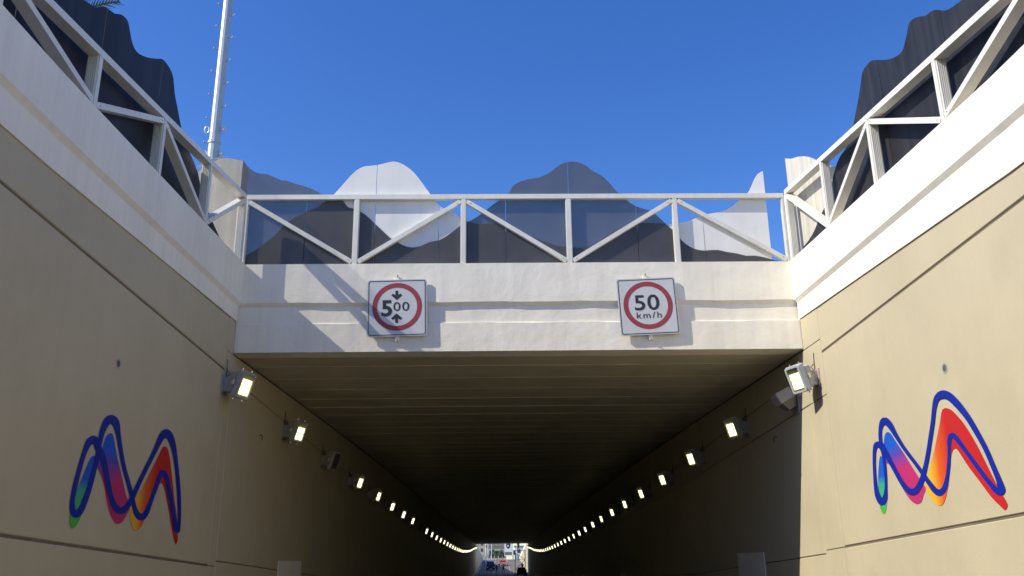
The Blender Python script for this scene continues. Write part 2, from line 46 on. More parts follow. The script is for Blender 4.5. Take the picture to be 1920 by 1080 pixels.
EMB_L_FILL = [[(11.805,2.904),(11.773,2.898),(11.741,2.881),(11.706,2.848),(11.666,2.79),(11.624,2.716),(11.58,2.641),(11.534,2.565),(11.487,2.488),(11.452,2.423),(11.437,2.374),(11.433,2.336),(11.431,2.302),(11.428,2.271),(11.425,2.243),(11.419,2.217),(11.405,2.193),(11.387,2.171),(11.373,2.147),(11.364,2.12),(11.359,2.092),(11.361,2.063),(11.371,2.034),(11.387,2.004),(11.407,1.982),(11.43,1.97),(11.457,1.965),(11.486,1.967),(11.517,1.975),(11.551,1.99),(11.585,2.014),(11.62,2.05),(11.655,2.096),(11.688,2.147),(11.718,2.202),(11.746,2.262),(11.773,2.325),(11.802,2.388),(11.83,2.454),(11.855,2.524),(11.878,2.605),(11.896,2.691),(11.909,2.762),(11.916,2.81),(11.917,2.844),(11.906,2.87),(11.879,2.89),(11.842,2.902)],[(12.217,3.258),(12.178,3.245),(12.136,3.224),(12.101,3.198),(12.077,3.164),(12.06,3.123),(12.046,3.089),(12.036,3.066),(12.029,3.049),(12.02,3.03),(12.007,3.009),(11.991,2.986),(11.979,2.951),(11.97,2.894),(11.963,2.825),(11.97,2.768),(11.996,2.736),(12.035,2.715),(12.079,2.688),(12.125,2.65),(12.175,2.607),(12.226,2.555),(12.276,2.489),(12.325,2.414),(12.376,2.346),(12.427,2.288),(12.48,2.235),(12.533,2.189),(12.589,2.151),(12.645,2.119),(12.697,2.095),(12.74,2.081),(12.778,2.074),(12.819,2.074),(12.869,2.082),(12.923,2.096),(12.972,2.117),(13.015,2.146),(13.054,2.182),(13.088,2.218),(13.119,2.251),(13.146,2.285),(13.157,2.318),(13.144,2.349),(13.115,2.379),(13.08,2.41),(13.044,2.44),(13.002,2.472),(12.95,2.517),(12.885,2.586),(12.811,2.668),(12.737,2.75),(12.665,2.827),(12.594,2.904),(12.529,2.977),(12.472,3.048),(12.421,3.115),(12.379,3.169),(12.352,3.206),(12.333,3.229),(12.311,3.246),(12.282,3.257),(12.251,3.261)],[(14.247,3.335),(14.205,3.326),(14.17,3.304),(14.128,3.268),(14.075,3.214),(14.015,3.147),(13.951,3.076),(13.881,3.001),(13.808,2.922),(13.736,2.844),(13.668,2.767),(13.601,2.692),(13.53,2.621),(13.451,2.558),(13.368,2.499),(13.296,2.444),(13.233,2.393),(13.18,2.346),(13.153,2.298),(13.161,2.247),(13.193,2.195),(13.232,2.147),(13.272,2.104),(13.319,2.065),(13.365,2.036),(13.41,2.018),(13.455,2.009),(13.501,2.01),(13.547,2.019),(13.594,2.037),(13.641,2.066),(13.689,2.106),(13.737,2.157),(13.785,2.212),(13.83,2.273),(13.874,2.339),(13.921,2.404),(13.979,2.465),(14.041,2.525),(14.096,2.582),(14.136,2.637),(14.169,2.688),(14.199,2.727),(14.225,2.75),(14.248,2.76),(14.278,2.759),(14.317,2.751),(14.363,2.731),(14.418,2.691),(14.485,2.626),(14.562,2.54),(14.642,2.448),(14.725,2.345),(14.811,2.234),(14.89,2.134),(14.96,2.051),(15.023,1.979),(15.079,1.923),(15.126,1.881),(15.165,1.855),(15.198,1.846),(15.227,1.859),(15.25,1.889),(15.259,1.927),(15.248,1.97),(15.223,2.021),(15.195,2.08),(15.17,2.143),(15.142,2.213),(15.099,2.297),(15.032,2.401),(14.951,2.517),(14.869,2.638),(14.789,2.766),(14.708,2.897),(14.631,3.017),(14.56,3.121),(14.493,3.214),(14.428,3.282),(14.364,3.32),(14.302,3.334)]]
# ------------------------------------------------------------------ measured constants
YF, XL, XR, YE = 17.4, -5.35, 6.21, 200.0       # portal face, left wall, right wall, far portal
def lerp_tab(tab, y):
    if y <= tab[0][0]: return tab[0][1] + (y - tab[0][0]) * (tab[1][1] - tab[0][1]) / (tab[1][0] - tab[0][0])
    for (a, va), (b, vb) in zip(tab, tab[1:]):
        if y <= b:
            t = (y - a) / (b - a); return va + (vb - va) * t
    return tab[-1][1]
ROAD = [(-140, 6.6), (0, .0), (17.4, -.83), (30, -1.35), (42, -1.68), (62, -2.1), (88, -2.45), (121, -2.66), (139, -2.52), (156, -2.2), (180, -1.6), (200, -.95), (215, -.32), (230, .22), (260, 1.35), (290, 2.2), (330, 2.6), (4000, 2.6)]
LAMPZ = [(0, 5.6), (17, 4.86), (21.5, 4.67), (26.5, 4.5), (31.5, 4.31), (42, 4.06), (52, 3.86), (62, 3.63), (75, 3.42), (88, 3.27), (101, 3.12), (121, 3.04), (139, 3.25), (156, 3.58), (172, 4.1), (203, 4.85)]
CEIL = [(17.4, 5.6), (35, 5.8), (60, 5.8), (100, 5.72), (160, 5.6), (203, 5.5)]
road = lambda y: lerp_tab(ROAD, y)
lampz = lambda y: lerp_tab(LAMPZ, y)
ceil = lambda y: lerp_tab(CEIL, y)
lin = lambda a, b: (lambda y: a[1] + (b[1] - a[1]) * (y - a[0]) / (b[0] - a[0]))

# ------------------------------------------------------------------ helpers
def tag(o, label=None, cat=None, group=None, kind=None):
    if label: o['label'] = label
    if cat: o['category'] = cat
    if group: o['group'] = group
    if kind: o['kind'] = kind
    return o
def thing(name, loc, label, cat, group=None):
    e = bpy.data.objects.new(name, None); e.empty_display_size = .2
    e.location = loc; col.objects.link(e); tag(e, label, cat, group); return e
def wpos(o):
    v = Vector((0, 0, 0))
    while o: v += o.location; o = o.parent
    return v
def obj(name, bm, m, parent=None, local=False, smooth=False, origin=None):
    me = bpy.data.meshes.new(name); bmesh.ops.recalc_face_normals(bm, faces=bm.faces[:])
    bm.to_mesh(me); bm.free()
    for mm in (m if isinstance(m, (list, tuple)) else [m]): me.materials.append(mm)
    if smooth:
        for p in me.polygons: p.use_smooth = True
    o = bpy.data.objects.new(name, me); col.objects.link(o)
    if parent:
        o.parent = parent
        if not local: o.location = -wpos(parent)
    if origin is not None and not parent:
        me.transform(Matrix.Translation(-Vector(origin))); o.location = origin
    return o
def share(name, src, parent=None, loc=None):
    o = bpy.data.objects.new(name, src.data); col.objects.link(o)
    if parent: o.parent = parent
    if loc is not None: o.location = loc
    return o
def hexa(bm, p):   # 8 points: bottom 4 then top 4
    v = [bm.verts.new(q) for q in p]
    fs = [bm.faces.new([v[i] for i in f]) for f in ((0, 3, 2, 1), (4, 5, 6, 7), (0, 1, 5, 4), (1, 2, 6, 5), (2, 3, 7, 6), (3, 0, 4, 7))]
    return v, fs
def box(bm, x0, x1, y0, y1, z0, z1, M=None, bev=0):
    p = [Vector(q) for q in ((x0, y0, z0), (x1, y0, z0), (x1, y1, z0), (x0, y1, z0), (x0, y0, z1), (x1, y0, z1), (x1, y1, z1), (x0, y1, z1))]
    if M is not None: p = [M @ q for q in p]
    v, fs = hexa(bm, p)
    if bev:
        es = list({e for f in fs for e in f.edges}); bmesh.ops.bevel(bm, geom=es, offset=bev, segments=1, affect='EDGES', profile=.5)
def bar(bm, a, b, w, d, side):
    """bar from a to b, width w across, depth d along 'side' direction starting at the face plane"""
    a, b, side = Vector(a), Vector(b), Vector(side).normalized()
    t = (b - a).normalized(); n = t.cross(side).normalized() * (w / 2); s = side * d
    hexa(bm, [a - n, a + n, a + n + s, a - n + s, b - n, b + n, b + n + s, b - n + s])
def tube(bm, a, b, r0, r1=None, n=8, caps=True):
    r1 = r0 if r1 is None else r1; a, b = Vector(a), Vector(b); t = (b - a).normalized()
    u = t.orthogonal().normalized(); w = t.cross(u)
    A = [bm.verts.new(a + (u * math.cos(2 * math.pi * i / n) + w * math.sin(2 * math.pi * i / n)) * r0) for i in range(n)]
    B = [bm.verts.new(b + (u * math.cos(2 * math.pi * i / n) + w * math.sin(2 * math.pi * i / n)) * r1) for i in range(n)]
    for i in range(n): bm.faces.new((A[i], A[(i + 1) % n], B[(i + 1) % n], B[i]))
    if caps: bm.faces.new(A[::-1]); bm.faces.new(B)
def prism(bm, pts, off):
    """closed polygon of 3D points extruded by vector off, triangulated caps"""
    off = Vector(off); a = [bm.verts.new(p) for p in pts]; b = [bm.verts.new(Vector(p) + off) for p in pts]; n = len(pts)
    f = [bm.faces.new(a), bm.faces.new(b[::-1])]
    for q in f: q.normal_update()
    for i in range(n): bm.faces.new((a[i], b[i], b[(i + 1) % n], a[(i + 1) % n]))
    bmesh.ops.triangulate(bm, faces=f)
def sheet(bm, pts):
    f = bm.faces.new([bm.verts.new(p) for p in pts]); f.normal_update(); bmesh.ops.triangulate(bm, faces=[f])

# ------------------------------------------------------------------ materials
def mat(name, colr, rough=.6, var=.08, scale=1.2, bump=.0, bscale=40, streak=.0, metal=0, spec=.4, stain=None, stain_amt=.0, speck=0, bump2=0, coat=0, trans=0):
    m = bpy.data.materials.new(name); m.use_nodes = True; N = m.node_tree.nodes; L = m.node_tree.links
    b = N['Principled BSDF']; b.inputs['Roughness'].default_value = rough; b.inputs['Metallic'].default_value = metal
    b.inputs['Specular IOR Level'].default_value = spec; b.inputs['Coat Weight'].default_value = coat; b.inputs['Coat Roughness'].default_value = .12
    tc = N.new('ShaderNodeTexCoord'); co = tc.outputs['Object']
    def noise(sc, detail=4, stretch=None, rg=.55):
        n = N.new('ShaderNodeTexNoise'); n.inputs['Scale'].default_value = sc; n.inputs['Detail'].default_value = detail; n.inputs['Roughness'].default_value = rg
        if stretch:
            mp = N.new('ShaderNodeMapping'); mp.inputs['Scale'].default_value = stretch; L.new(co, mp.inputs[0]); L.new(mp.outputs[0], n.inputs['Vector'])
        else: L.new(co, n.inputs['Vector'])
        return n.outputs['Fac']
    def ramp(fac, a, b2, lo, hi):
        r = N.new('ShaderNodeMapRange'); L.new(fac, r.inputs[0]); r.inputs[1].default_value = a; r.inputs[2].default_value = b2; r.inputs[3].default_value = lo; r.inputs[4].default_value = hi; return r.outputs[0]
    def mixc(fac, c1, c2, mode='MIX'):
        x = N.new('ShaderNodeMix'); x.data_type = 'RGBA'; x.blend_type = mode
        for s, v in ((x.inputs[0], fac), (x.inputs[6], c1), (x.inputs[7], c2)):
            if isinstance(v, (tuple, list)): s.default_value = (*v[:3], 1)
            elif isinstance(v, (int, float)): s.default_value = v
            else: L.new(v, s)
        return x.outputs[2]
    c = tuple(colr)
    out = c
    if var:
        f1 = noise(scale, 5); dk = tuple(v * (1 - var) for v in c); lt = tuple(min(1, v * (1 + var)) for v in c)
        out = mixc(ramp(f1, .3, .7, 0, 1), dk, lt)
    if streak:
        f2 = noise(1.0, 6, (5, 5, .22)); g = ramp(f2, .42, .72, 0, streak)
        out = mixc(g, out, tuple(v * .55 for v in (stain or c)))
    if stain_amt:
        f3 = noise(.7, 7, None, .62); g = ramp(f3, .52, .72, 0, stain_amt)
        out = mixc(g, out, stain)
    if speck:
        f4 = noise(55, 2); g = ramp(f4, .66, .74, 0, speck); out = mixc(g, out, tuple(v * .4 for v in c))
    if isinstance(out, tuple): b.inputs['Base Color'].default_value = (*out, 1)
    else: L.new(out, b.inputs['Base Color'])
    if bump or bump2:
        bp = N.new('ShaderNodeBump'); bp.inputs['Strength'].default_value = 1; bp.inputs['Distance'].default_value = 1
        h = N.new('ShaderNodeMath'); h.operation = 'ADD'
        a = N.new('ShaderNodeMath'); a.operation = 'MULTIPLY'; L.new(noise(bscale, 3), a.inputs[0]); a.inputs[1].default_value = bump
        a2 = N.new('ShaderNodeMath'); a2.operation = 'MULTIPLY'; L.new(noise(2.3, 4), a2.inputs[0]); a2.inputs[1].default_value = bump2
        L.new(a.outputs[0], h.inputs[0]); L.new(a2.outputs[0], h.inputs[1])
        L.new(h.outputs[0], bp.inputs['Height']); L.new(bp.outputs[0], b.inputs['Normal'])
    if trans:   # translucent tinted sheet: part of the light passes straight through
        t = N.new('ShaderNodeBsdfTransparent'); x = N.new('ShaderNodeMixShader'); x.inputs[0].default_value = trans
        L.new(b.outputs[0], x.inputs[1]); L.new(t.outputs[0], x.inputs[2]); L.new(x.outputs[0], N['Material Output'].inputs[0])
    return m
def emit(name, colr, st):
    m = bpy.data.materials.new(name); m.use_nodes = True; b = m.node_tree.nodes['Principled BSDF']
    b.inputs['Base Color'].default_value = (*colr, 1); b.inputs['Emission Color'].default_value = (*colr, 1); b.inputs['Emission Strength'].default_value = st
    m.cycles.emission_sampling = 'NONE'; return m
M = {}
M['beige'] = mat('painted_beige_concrete', (.505, .446, .305), .62, .05, .6, .0014, 30, .045, stain=(.425, .37, .25), stain_amt=.5, bump2=.004)
M['white'] = mat('painted_white_concrete', (.885, .835, .71), .55, .03, 1.1, .0016, 26, .14, stain=(.62, .58, .5), stain_amt=.12, bump2=.018)
M['joint'] = mat('joint_filler', (.17, .145, .105), .8, .2, 3)
M['plank'] = mat('ceiling_concrete', (.60, .535, .385), .6, .08, .9, .001, 22, .0, stain=(.2, .16, .1), stain_amt=.3)
M['seam'] = mat('pale_seam_filler', (.74, .68, .54), .6, .1, 2)
M['rail'] = mat('white_painted_aluminium', (.76, .735, .66), .45, .05, 2, .0003, 60, .2, spec=.45, speck=.3)
M['slate'] = mat('slate_blue_screen', (.115, .118, .13), .36, .12, 1.5, .0002, 30, .18, spec=.5, stain=(.2, .22, .25), trans=.38)
M['grey_white'] = mat('pale_grey_screen', (.80, .785, .75), .45, .05, 1.2, .0002, 30, .12, stain=(.62, .61, .6))
M['hill'] = mat('charcoal_screen', (.088, .083, .08), .34, .18, 1.4, .0002, 30, .22, spec=.5, stain=(.24, .22, .2), trans=.24)
M['side_dark'] = mat('charcoal_side_screen', (.021, .0215, .026), .5, .2, 1.2, .0003, 26, .25, spec=.18, stain=(.15, .145, .145))
M['cream'] = mat('cream_ribbed_screen', (.60, .565, .48), .6, .06, 1, .0004, 30, .5, stain=(.5, .46, .38))
M['cream_translucent'] = mat('translucent_cream_screen', (.66, .60, .48), .6, .06, 1, .0004, 30, .5, stain=(.5, .46, .38), trans=.86)
M['pier'] = mat('streaked_concrete', (.50, .47, .40), .8, .1, 1.5, .001, 30, .55, stain=(.35, .33, .27))
M['galv'] = mat('galvanised_steel', (.50, .545, .54), .38, .06, 4, .0, 30, .05, metal=.35)
M['lamp_grey'] = mat('grey_lamp_casting', (.36, .345, .325), .42, .1, 8, .0004, 80, spec=.5)
M['lamp_pale'] = mat('pale_lamp_casting', (.42, .45, .47), .42, .08, 8, .0004, 80, spec=.5)
M['lamp_rust'] = mat('weathered_lamp_bracket', (.40, .35, .30), .6, .22, 12, .0006, 60)
M['lamp_dark'] = mat('unlit_lamp_inside', (.16, .16, .15), .3, .1, 6)
M['chrome'] = mat('bolt_steel', (.7, .7, .68), .25, 0, metal=1)
M['wire'] = mat('conduit_grey', (.10, .095, .08), .7, .15, 5)
M['led'] = emit('lamp_glow', (1.0, .93, .52), .55)
M['led_core'] = emit('lamp_core', (1.0, .97, .72), 1.1)
M['reflector'] = mat('lamp_reflector', (.5, .5, .42), .35, .05, 6, metal=.4)
M['sign_white'] = mat('reflective_sheeting', (.60, .615, .62), .42, .03, 9, .0002, 160, .06, spec=.5)
M['sign_red'] = mat('faded_red_sheeting', (.33, .045, .055), .45, .14, 14, spec=.5)
M['sign_black'] = mat('black_lettering', (.030, .033, .036), .45, .1, 10)
M['sign_edge'] = mat('sign_aluminium', (.66, .67, .68), .4, .04, 6, metal=.3)
M['asphalt'] = mat('dusty_asphalt', (.15, .14, .122), .85, .25, .6, .004, 45, stain=(.19, .18, .16), stain_amt=.5)
M['line'] = mat('road_paint', (.72, .72, .68), .6, .15, 4)
M['dirt'] = mat('dry_ground', (.25, .215, .16), .95, .25, .15, .02, 6, stain=(.16, .17, .09), stain_amt=.5)
M['kerb'] = mat('kerb_concrete', (.36, .35, .32), .8, .15, 2)
M['plate'] = mat('pale_cover_plate', (.82, .79, .72), .6, .06, 2)
def blue_paint(): return mat('royal_blue_paint', (.007, .022, .29), .45, .05, 3)
M['emb_blue'] = blue_paint()
def gradient(name, stops, axis, a, b):
    """flat printed colour gradient along a wall direction (object coordinates in metres)"""
    m = bpy.data.materials.new(name); m.use_nodes = True; N = m.node_tree.nodes; L = m.node_tree.links; bs = N['Principled BSDF']; bs.inputs['Roughness'].default_value = .45
    tc = N.new('ShaderNodeTexCoord'); dp = N.new('ShaderNodeVectorMath'); dp.operation = 'DOT_PRODUCT'; L.new(tc.outputs['Object'], dp.inputs[0]); dp.inputs[1].default_value = axis
    r = N.new('ShaderNodeMapRange'); L.new(dp.outputs['Value'], r.inputs[0]); r.inputs[1].default_value = a; r.inputs[2].default_value = b
    cr = N.new('ShaderNodeValToRGB'); L.new(r.outputs[0], cr.inputs[0]); el = cr.color_ramp.elements
    while len(el) < len(stops): el.new(.5)
    for e, (p, c) in zip(el, stops): e.position = p; e.color = (*c, 1)
    L.new(cr.outputs[0], bs.inputs['Base Color']); return m
def glass(name):
    m = bpy.data.materials.new(name); m.use_nodes = True; N = m.node_tree.nodes; L = m.node_tree.links
    for n in list(N):
        if n.type == 'BSDF_PRINCIPLED': N.remove(n)
    t = N.new('ShaderNodeBsdfTransparent'); t.inputs[0].default_value = (.95, .96, .94, 1); g = N.new('ShaderNodeBsdfGlossy'); g.inputs['Roughness'].default_value = .06
    f = N.new('ShaderNodeFresnel'); f.inputs[0].default_value = 1.45; x = N.new('ShaderNodeMixShader'); L.new(f.outputs[0], x.inputs[0]); L.new(t.outputs[0], x.inputs[1]); L.new(g.outputs[0], x.inputs[2])
    L.new(x.outputs[0], N['Material Output'].inputs[0]); return m
M['glass'] = glass('lamp_glass')

# ------------------------------------------------------------------ ground and road
bm = bmesh.new()
XO, XP = XL - .75, XR + .75                      # outer edges of the cut
def terr(y): return 6.6 if y <= 203 else 6.6 + (2.4 - 6.6) * min(1, (y - 203) / 120)
ys = [-4000, -140, 17.9, 203, 230, 260, 290, 323, 4000]
for y0, y1 in zip(ys, ys[1:]):
    za, zb = terr(y0), terr(y1)
    for x0, x1 in ((-4000, XO), (XO, XP), (XP, 4000)):
        inner = x0 == XO
        if inner and (-140 <= y0 < 17.9 or 203 <= y0 < 323): continue
        bm.faces.new([bm.verts.new(p) for p in ((x0, y0, za), (x1, y0, za), (x1, y1, zb), (x0, y1, zb))])
bmesh.ops.remove_doubles(bm, verts=bm.verts[:], dist=.001)
tag(obj('ground', bm, M['dirt']), kind='structure')
bm = bmesh.new(); ys = [-140, -60] + list(range(-20, 332, 6)); pv = None
for y in ys:
    z = road(y) + .004; cur = [bm.verts.new((x, y, z)) for x in (XL - .1, XR + .1)]
    if pv: bm.faces.new((pv[0], pv[1], cur[1], cur[0]))
    pv = cur
tag(obj('road', bm, M['asphalt'], smooth=True), kind='structure')
bm = bmesh.new()
for k in range(-3, 40):
    for xc in (-1.45, 2.35):
        y0 = k * 8.0; y1 = y0 + 3
        bm.faces.new([bm.verts.new(p) for p in ((xc - .06, y0, road(y0) + .012), (xc + .06, y0, road(y0) + .012), (xc + .06, y1, road(y1) + .012), (xc - .06, y1, road(y1) + .012))])
tag(obj('road_markings', bm, M['line']), kind='structure')
for s, x in ((1, XL), (-1, XR)):
    bm = bmesh.new(); ys = list(range(-20, 262, 6))
    for y0, y1 in zip(ys, ys[1:]):
        xa, xb = sorted((x + s * .012, x + s * .45)); a, b = road(y0) + .006, road(y1) + .006
        hexa(bm, [(xa, y0, a), (xb, y0, a), (xb, y1, b), (xa, y1, b), (xa, y0, a + .14), (xb, y0, a + .14), (xb, y1, b + .14), (xa, y1, b + .14)])
    tag(obj('kerb', bm, M['kerb']), kind='structure')

# ------------------------------------------------------------------ retaining walls of the approach
def wall_panel(parent, X, s, y0, y1, zb, zt, gap=.02, gy=.006, m='beige', th=.10, ch=.012):
    """concrete panel on the wall plane x=X facing s, chamfered edges so that joints are recessed; zb, zt functions of y"""
    y0 += gy; y1 -= gy; bm = bmesh.new()
    b = lambda y: zb(y) + gap; t = lambda y: zt(y) - gap
    xi, xo, xm = X - s * th, X, X - s * ch
    if t(y0) - b(y0) < .08 and t(y1) - b(y1) < .08: bm.free(); return
    ring = lambda x, c: [bm.verts.new(p) for p in ((x, y0 + c, b(y0) + c), (x, y1 - c, b(y1) + c), (x, y1 - c, t(y1) - c), (x, y0 + c, t(y0) - c))]
    A, B, C = ring(xi, 0), ring(xm, 0), ring(xo, ch)
    for P, Q in ((A, B), (B, C)):
        for i in range(4): bm.faces.new((P[i], P[(i + 1) % 4], Q[(i + 1) % 4], Q[i]))
    bm.faces.new(C); bm.faces.new(A[::-1])
    return obj('wall_panel', bm, M[m], parent)
def side_wall(name, X, s, uj, lj, bt, bb, gz, label, ysplit, hole_at):
    w = thing(name, (X, 0, road(0)), label, 'wall')
    # body behind the panels (joint colour)
    bm = bmesh.new(); xs = sorted((X - s * .02, X - s * .6)); ys = [-140, -60, 0, 8, YF + .03]
    top = lambda y: (bb(y) if y > 8 else bb(8)) + .01
    for y0, y1 in zip(ys, ys[1:]):
        z0, z1 = road(y0) - .5, road(y1) - .5
        hexa(bm, [(xs[0], y0, z0), (xs[1], y0, z0), (xs[1], y1, z1), (xs[0], y1, z1), (xs[0], y0, max(top(y0), z0 + .3)), (xs[1], y0, max(top(y0), z0 + .3)), (xs[1], y1, top(y1)), (xs[0], y1, top(y1))])
    obj('wall_core', bm, M['joint'], w)
    bbx = lambda y: bb(max(y, 8)); cuts = [-80, -68, -56, -44, -32, -20, -8, 4, ysplit]
    for y0, y1 in zip(cuts, cuts[1:]):
        u = lambda y: min(uj(y), bbx(y)); l = lambda y: min(lj(y), bbx(y))
        wall_panel(w, X, s, y0, y1, u, bbx, .018)
        wall_panel(w, X, s, y0, y1, l, u, .018)
        wall_panel(w, X, s, y0, y1, lambda y: road(y), l, .018)
    # white coping: upper block, chamfer, lower block; proud of the beige face
    prof = lambda y: [(0.14, bt(y)), (.14, gz(y) + .04), (.085, gz(y) - .04), (.085, bb(y)), (-.02, bb(y)), (-.02, bb(y) + .3), (-.6, bb(y) + .3), (-.6, bt(y))]
    def cope(y0, y1):
        bm = bmesh.new(); n = 10; rings = []
        for k in range(n + 1):
            y = y0 + (y1 - y0) * k / n; yy = max(y, 8.0)
            rings.append([bm.verts.new((X + s * (o - .06) if o > 0 else X + s * o, y, z)) for o, z in prof(yy)])
        for a, b in zip(rings, rings[1:]):
            for i in range(8): bm.faces.new((a[i], a[(i + 1) % 8], b[(i + 1) % 8], b[i]))
        bm.faces.new(rings[0]); bm.faces.new(rings[-1][::-1])
        return obj('coping', bm, M['white'], w)
    cope(-60, YF + .0)
    hy, hz = hole_at; bm = bmesh.new()
    tube(bm, (X - s * .03, hy, hz), (X + s * .004, hy, hz), .055, .055, 14)
    obj('drain_hole', bm, M['wire'], w)
    bm = bmesh.new()
    for k in range(14):
        a0, a1 = 2 * math.pi * k / 14, 2 * math.pi * (k + 1) / 14
        bm.faces.new([bm.verts.new((X + s * .005, hy + r * math.cos(a), hz + r * math.sin(a))) for r, a in ((.05, a0), (.075, a0), (.075, a1), (.05, a1))])
    bmesh.ops.remove_doubles(bm, verts=bm.verts[:], dist=.0005)
    obj('hole_rim', bm, M['kerb'], w)
    return w
LW = dict(uj=lin((8.77, 5.48), (17.27, 5.15)), lj=lin((9.86, 1.84), (16.99, 1.51)), bt=lin((8.25, 7.21), (17.23, 7.48)), bb=lin((8.61, 6.03), (17.32, 6.25)), gz=lin((8.48, 6.48), (17.24, 6.6)))
RW = dict(uj=lin((9.52, 5.55), (16.62, 5.29)), lj=lin((10.68, 1.98), (16.29, 1.71)), bt=lin((9.0, 7.17), (17.45, 7.48)), bb=lin((9.4, 5.93), (17.42, 6.22)), gz=lin((9.22, 6.50), (17.3, 6.6)))
left_wall = side_wall('retaining_wall', XL, 1, label='shaded beige panelled retaining wall with white coping left of the underpass mouth', ysplit=17.0, hole_at=(12.2, 4.23), **LW)
right_wall = side_wall('retaining_wall', XR, -1, label='sunlit beige panelled retaining wall with white coping right of the underpass mouth', ysplit=16.45, hole_at=(11.95, 4.02), **RW)

# ------------------------------------------------------------------ the underpass: fascia, soffit planks, wall panels
up_ = thing('underpass', (0, YF, road(YF)), 'long dark road underpass with white concrete fascia and beige panelled inside', 'underpass')
bm = bmesh.new()   # fascia profile (y, z), extruded along X
fp = [(17.40, 7.48), (17.40, 6.64), (17.46, 6.56), (17.46, 6.215), (17.425, 6.20), (17.425, 5.605), (17.9, 5.605), (17.9, 7.40), (17.70, 7.48)]
n = 36; rings = []
for k in range(n + 1):
    x = XL + (XR - XL) * k / n
    wob = lambda j: .006 * math.sin(x * 3.1 + j * 2.2) + .004 * math.sin(x * 7.7 + j)
    rings.append([bm.verts.new((x, y + (0 if i in (0, 6, 7, 8) else .3 * wob(i)), z + (wob(i) if i in (1, 2, 3, 4) else 0))) for i, (y, z) in enumerate(fp)])
for a, b in zip(rings, rings[1:]):
    for i in range(len(fp)): bm.faces.new((a[i], a[(i + 1) % len(fp)], b[(i + 1) % len(fp)], b[i]))
bm.faces.new(rings[0]); bm.faces.new(rings[-1][::-1])
obj('fascia', bm, M['white'], up_)
bm = bmesh.new()   # end blocks of the fascia outside the walls, deck above the planks
box(bm, XL - .6, XL - .003, YF + .05, 17.9, 5.6, 7.47); obj('fascia_end', bm, M['white'], up_)
bm = bmesh.new(); box(bm, XR + .003, XR + .6, YF + .05, 17.9, 5.6, 7.47); obj('fascia_end', bm, M['white'], up_)
bm = bmesh.new(); ys = [17.9, 35, 60, 100, 160, 203]
for y0, y1 in zip(ys, ys[1:]):
    a, b = ceil(y0) + .010, ceil(y1) + .010
    hexa(bm, [(XL - .6, y0, a), (XR + .6, y0, a), (XR + .6, y1, b), (XL - .6, y1, b), (XL - .6, y0, 6.58), (XR + .6, y0, 6.58), (XR + .6, y1, 6.58), (XL - .6, y1, 6.58)])
obj('deck_slab', bm, M['seam'], up_)
y = 17.435 + .0; first = True; PW = 1.41
while y < 201.5:
    y1 = y + PW; bm = bmesh.new(); a, b = ceil(y) + .006, ceil(y1) + .006; c = .016; g = .012 + .006 * rnd.random(); dz = rnd.uniform(-.008, .002)
    ya, yb = (17.905 if first else y + g), y1 - g
    lo = [bm.verts.new(p) for p in ((XL + .01, ya + c, a + dz), (XR - .01, ya + c, a + dz), (XR - .01, yb - c, b + dz), (XL + .01, yb - c, b + dz))]
    mi = [bm.verts.new(p) for p in ((XL + .01, ya, a + c + dz), (XR - .01, ya, a + c + dz), (XR - .01, yb, b + c + dz), (XL + .01, yb, b + c + dz))]
    hi = [bm.verts.new((v.co.x, v.co.y, v.co.z + .035)) for v in mi]
    bm.faces.new(lo); bm.faces.new(hi)
    for P, Q in ((lo, mi), (mi, hi)):
        for i in range(4): bm.faces.new((P[i], P[(i + 1) % 4], Q[(i + 1) % 4], Q[i]))
    obj('ceiling_plank', bm, M['plank'], up_)
    if y1 < 120:   # pale sealant bead in the joint, hanging a few millimetres below the planks
        bm = bmesh.new(); z = b - .0085 - rnd.uniform(0, .002); w = rnd.choice((.006, .009, .014)); box(bm, XL + .012, XR - .012, y1 - w, y1 + w, z, z + .03); obj('joint_strip', bm, M['seam'], up_)
    y = y1; first = False
# tunnel wall bodies and panels
for X, s in ((XL, 1), (XR, -1)):
    bm = bmesh.new(); xs = sorted((X - s * .02, X - s * .6)); ys = [YF + .04] + [26 + 6 * k for k in range(29)] + [YE]
    for y0, y1 in zip(ys, ys[1:]):
        hexa(bm, [(xs[0], y0, road(y0) - .5), (xs[1], y0, road(y0) - .5), (xs[1], y1, road(y1) - .5), (xs[0], y1, road(y1) - .5)] + [(xs[0], y0, ceil(y0) + .055), (xs[1], y0, ceil(y0) + .055), (xs[1], y1, ceil(y1) + .055), (xs[0], y1, ceil(y1) + .055)])
    obj('tunnel_wall_core', bm, M['joint'], up_)
low = lambda y: road(y) + 2.42
upj = lambda y: lampz(y) + .26
midj = lambda y: lampz(y) - .40
cuts = [17.42, 29] + [41 + 12 * k for k in range(13)] + [YE]
for y0, y1 in zip(cuts, cuts[1:]):
    top = lambda y: ceil(y) - .035
    def seg(f):   # straight line between panel ends so neighbours meet
        a, b = f(y0), f(y1); return lambda y: a + (b - a) * (y - y0) / (y1 - y0)
    for X, s in ((XL, 1), (XR, -1)):
        wall_panel(up_, X, s, y0, y1, seg(road), seg(low), .008)
        if s == 1: wall_panel(up_, X, s, y0, y1, seg(low), seg(upj), .008)
        else:
            wall_panel(up_, X, s, y0, y1, seg(low), seg(midj), .008); wall_panel(up_, X, s, y0, y1, seg(midj), seg(upj), .008)
        wall_panel(up_, X, s, y0, y1, seg(upj), seg(top), .008)
# narrow jamb panels between the approach panels and the mouth
for X, s, y0, br in ((XL, 1, 17.0, [road, LW['lj'], lambda y: 5.56, LW['bb']]), (XR, -1, 16.45, [road, RW['lj'], midj, lambda y: 5.56, RW['bb']])):
    for a, b in zip(br, br[1:]): wall_panel(up_, X, s, y0, 17.415, a, b, .007, gy=.004, ch=.005)

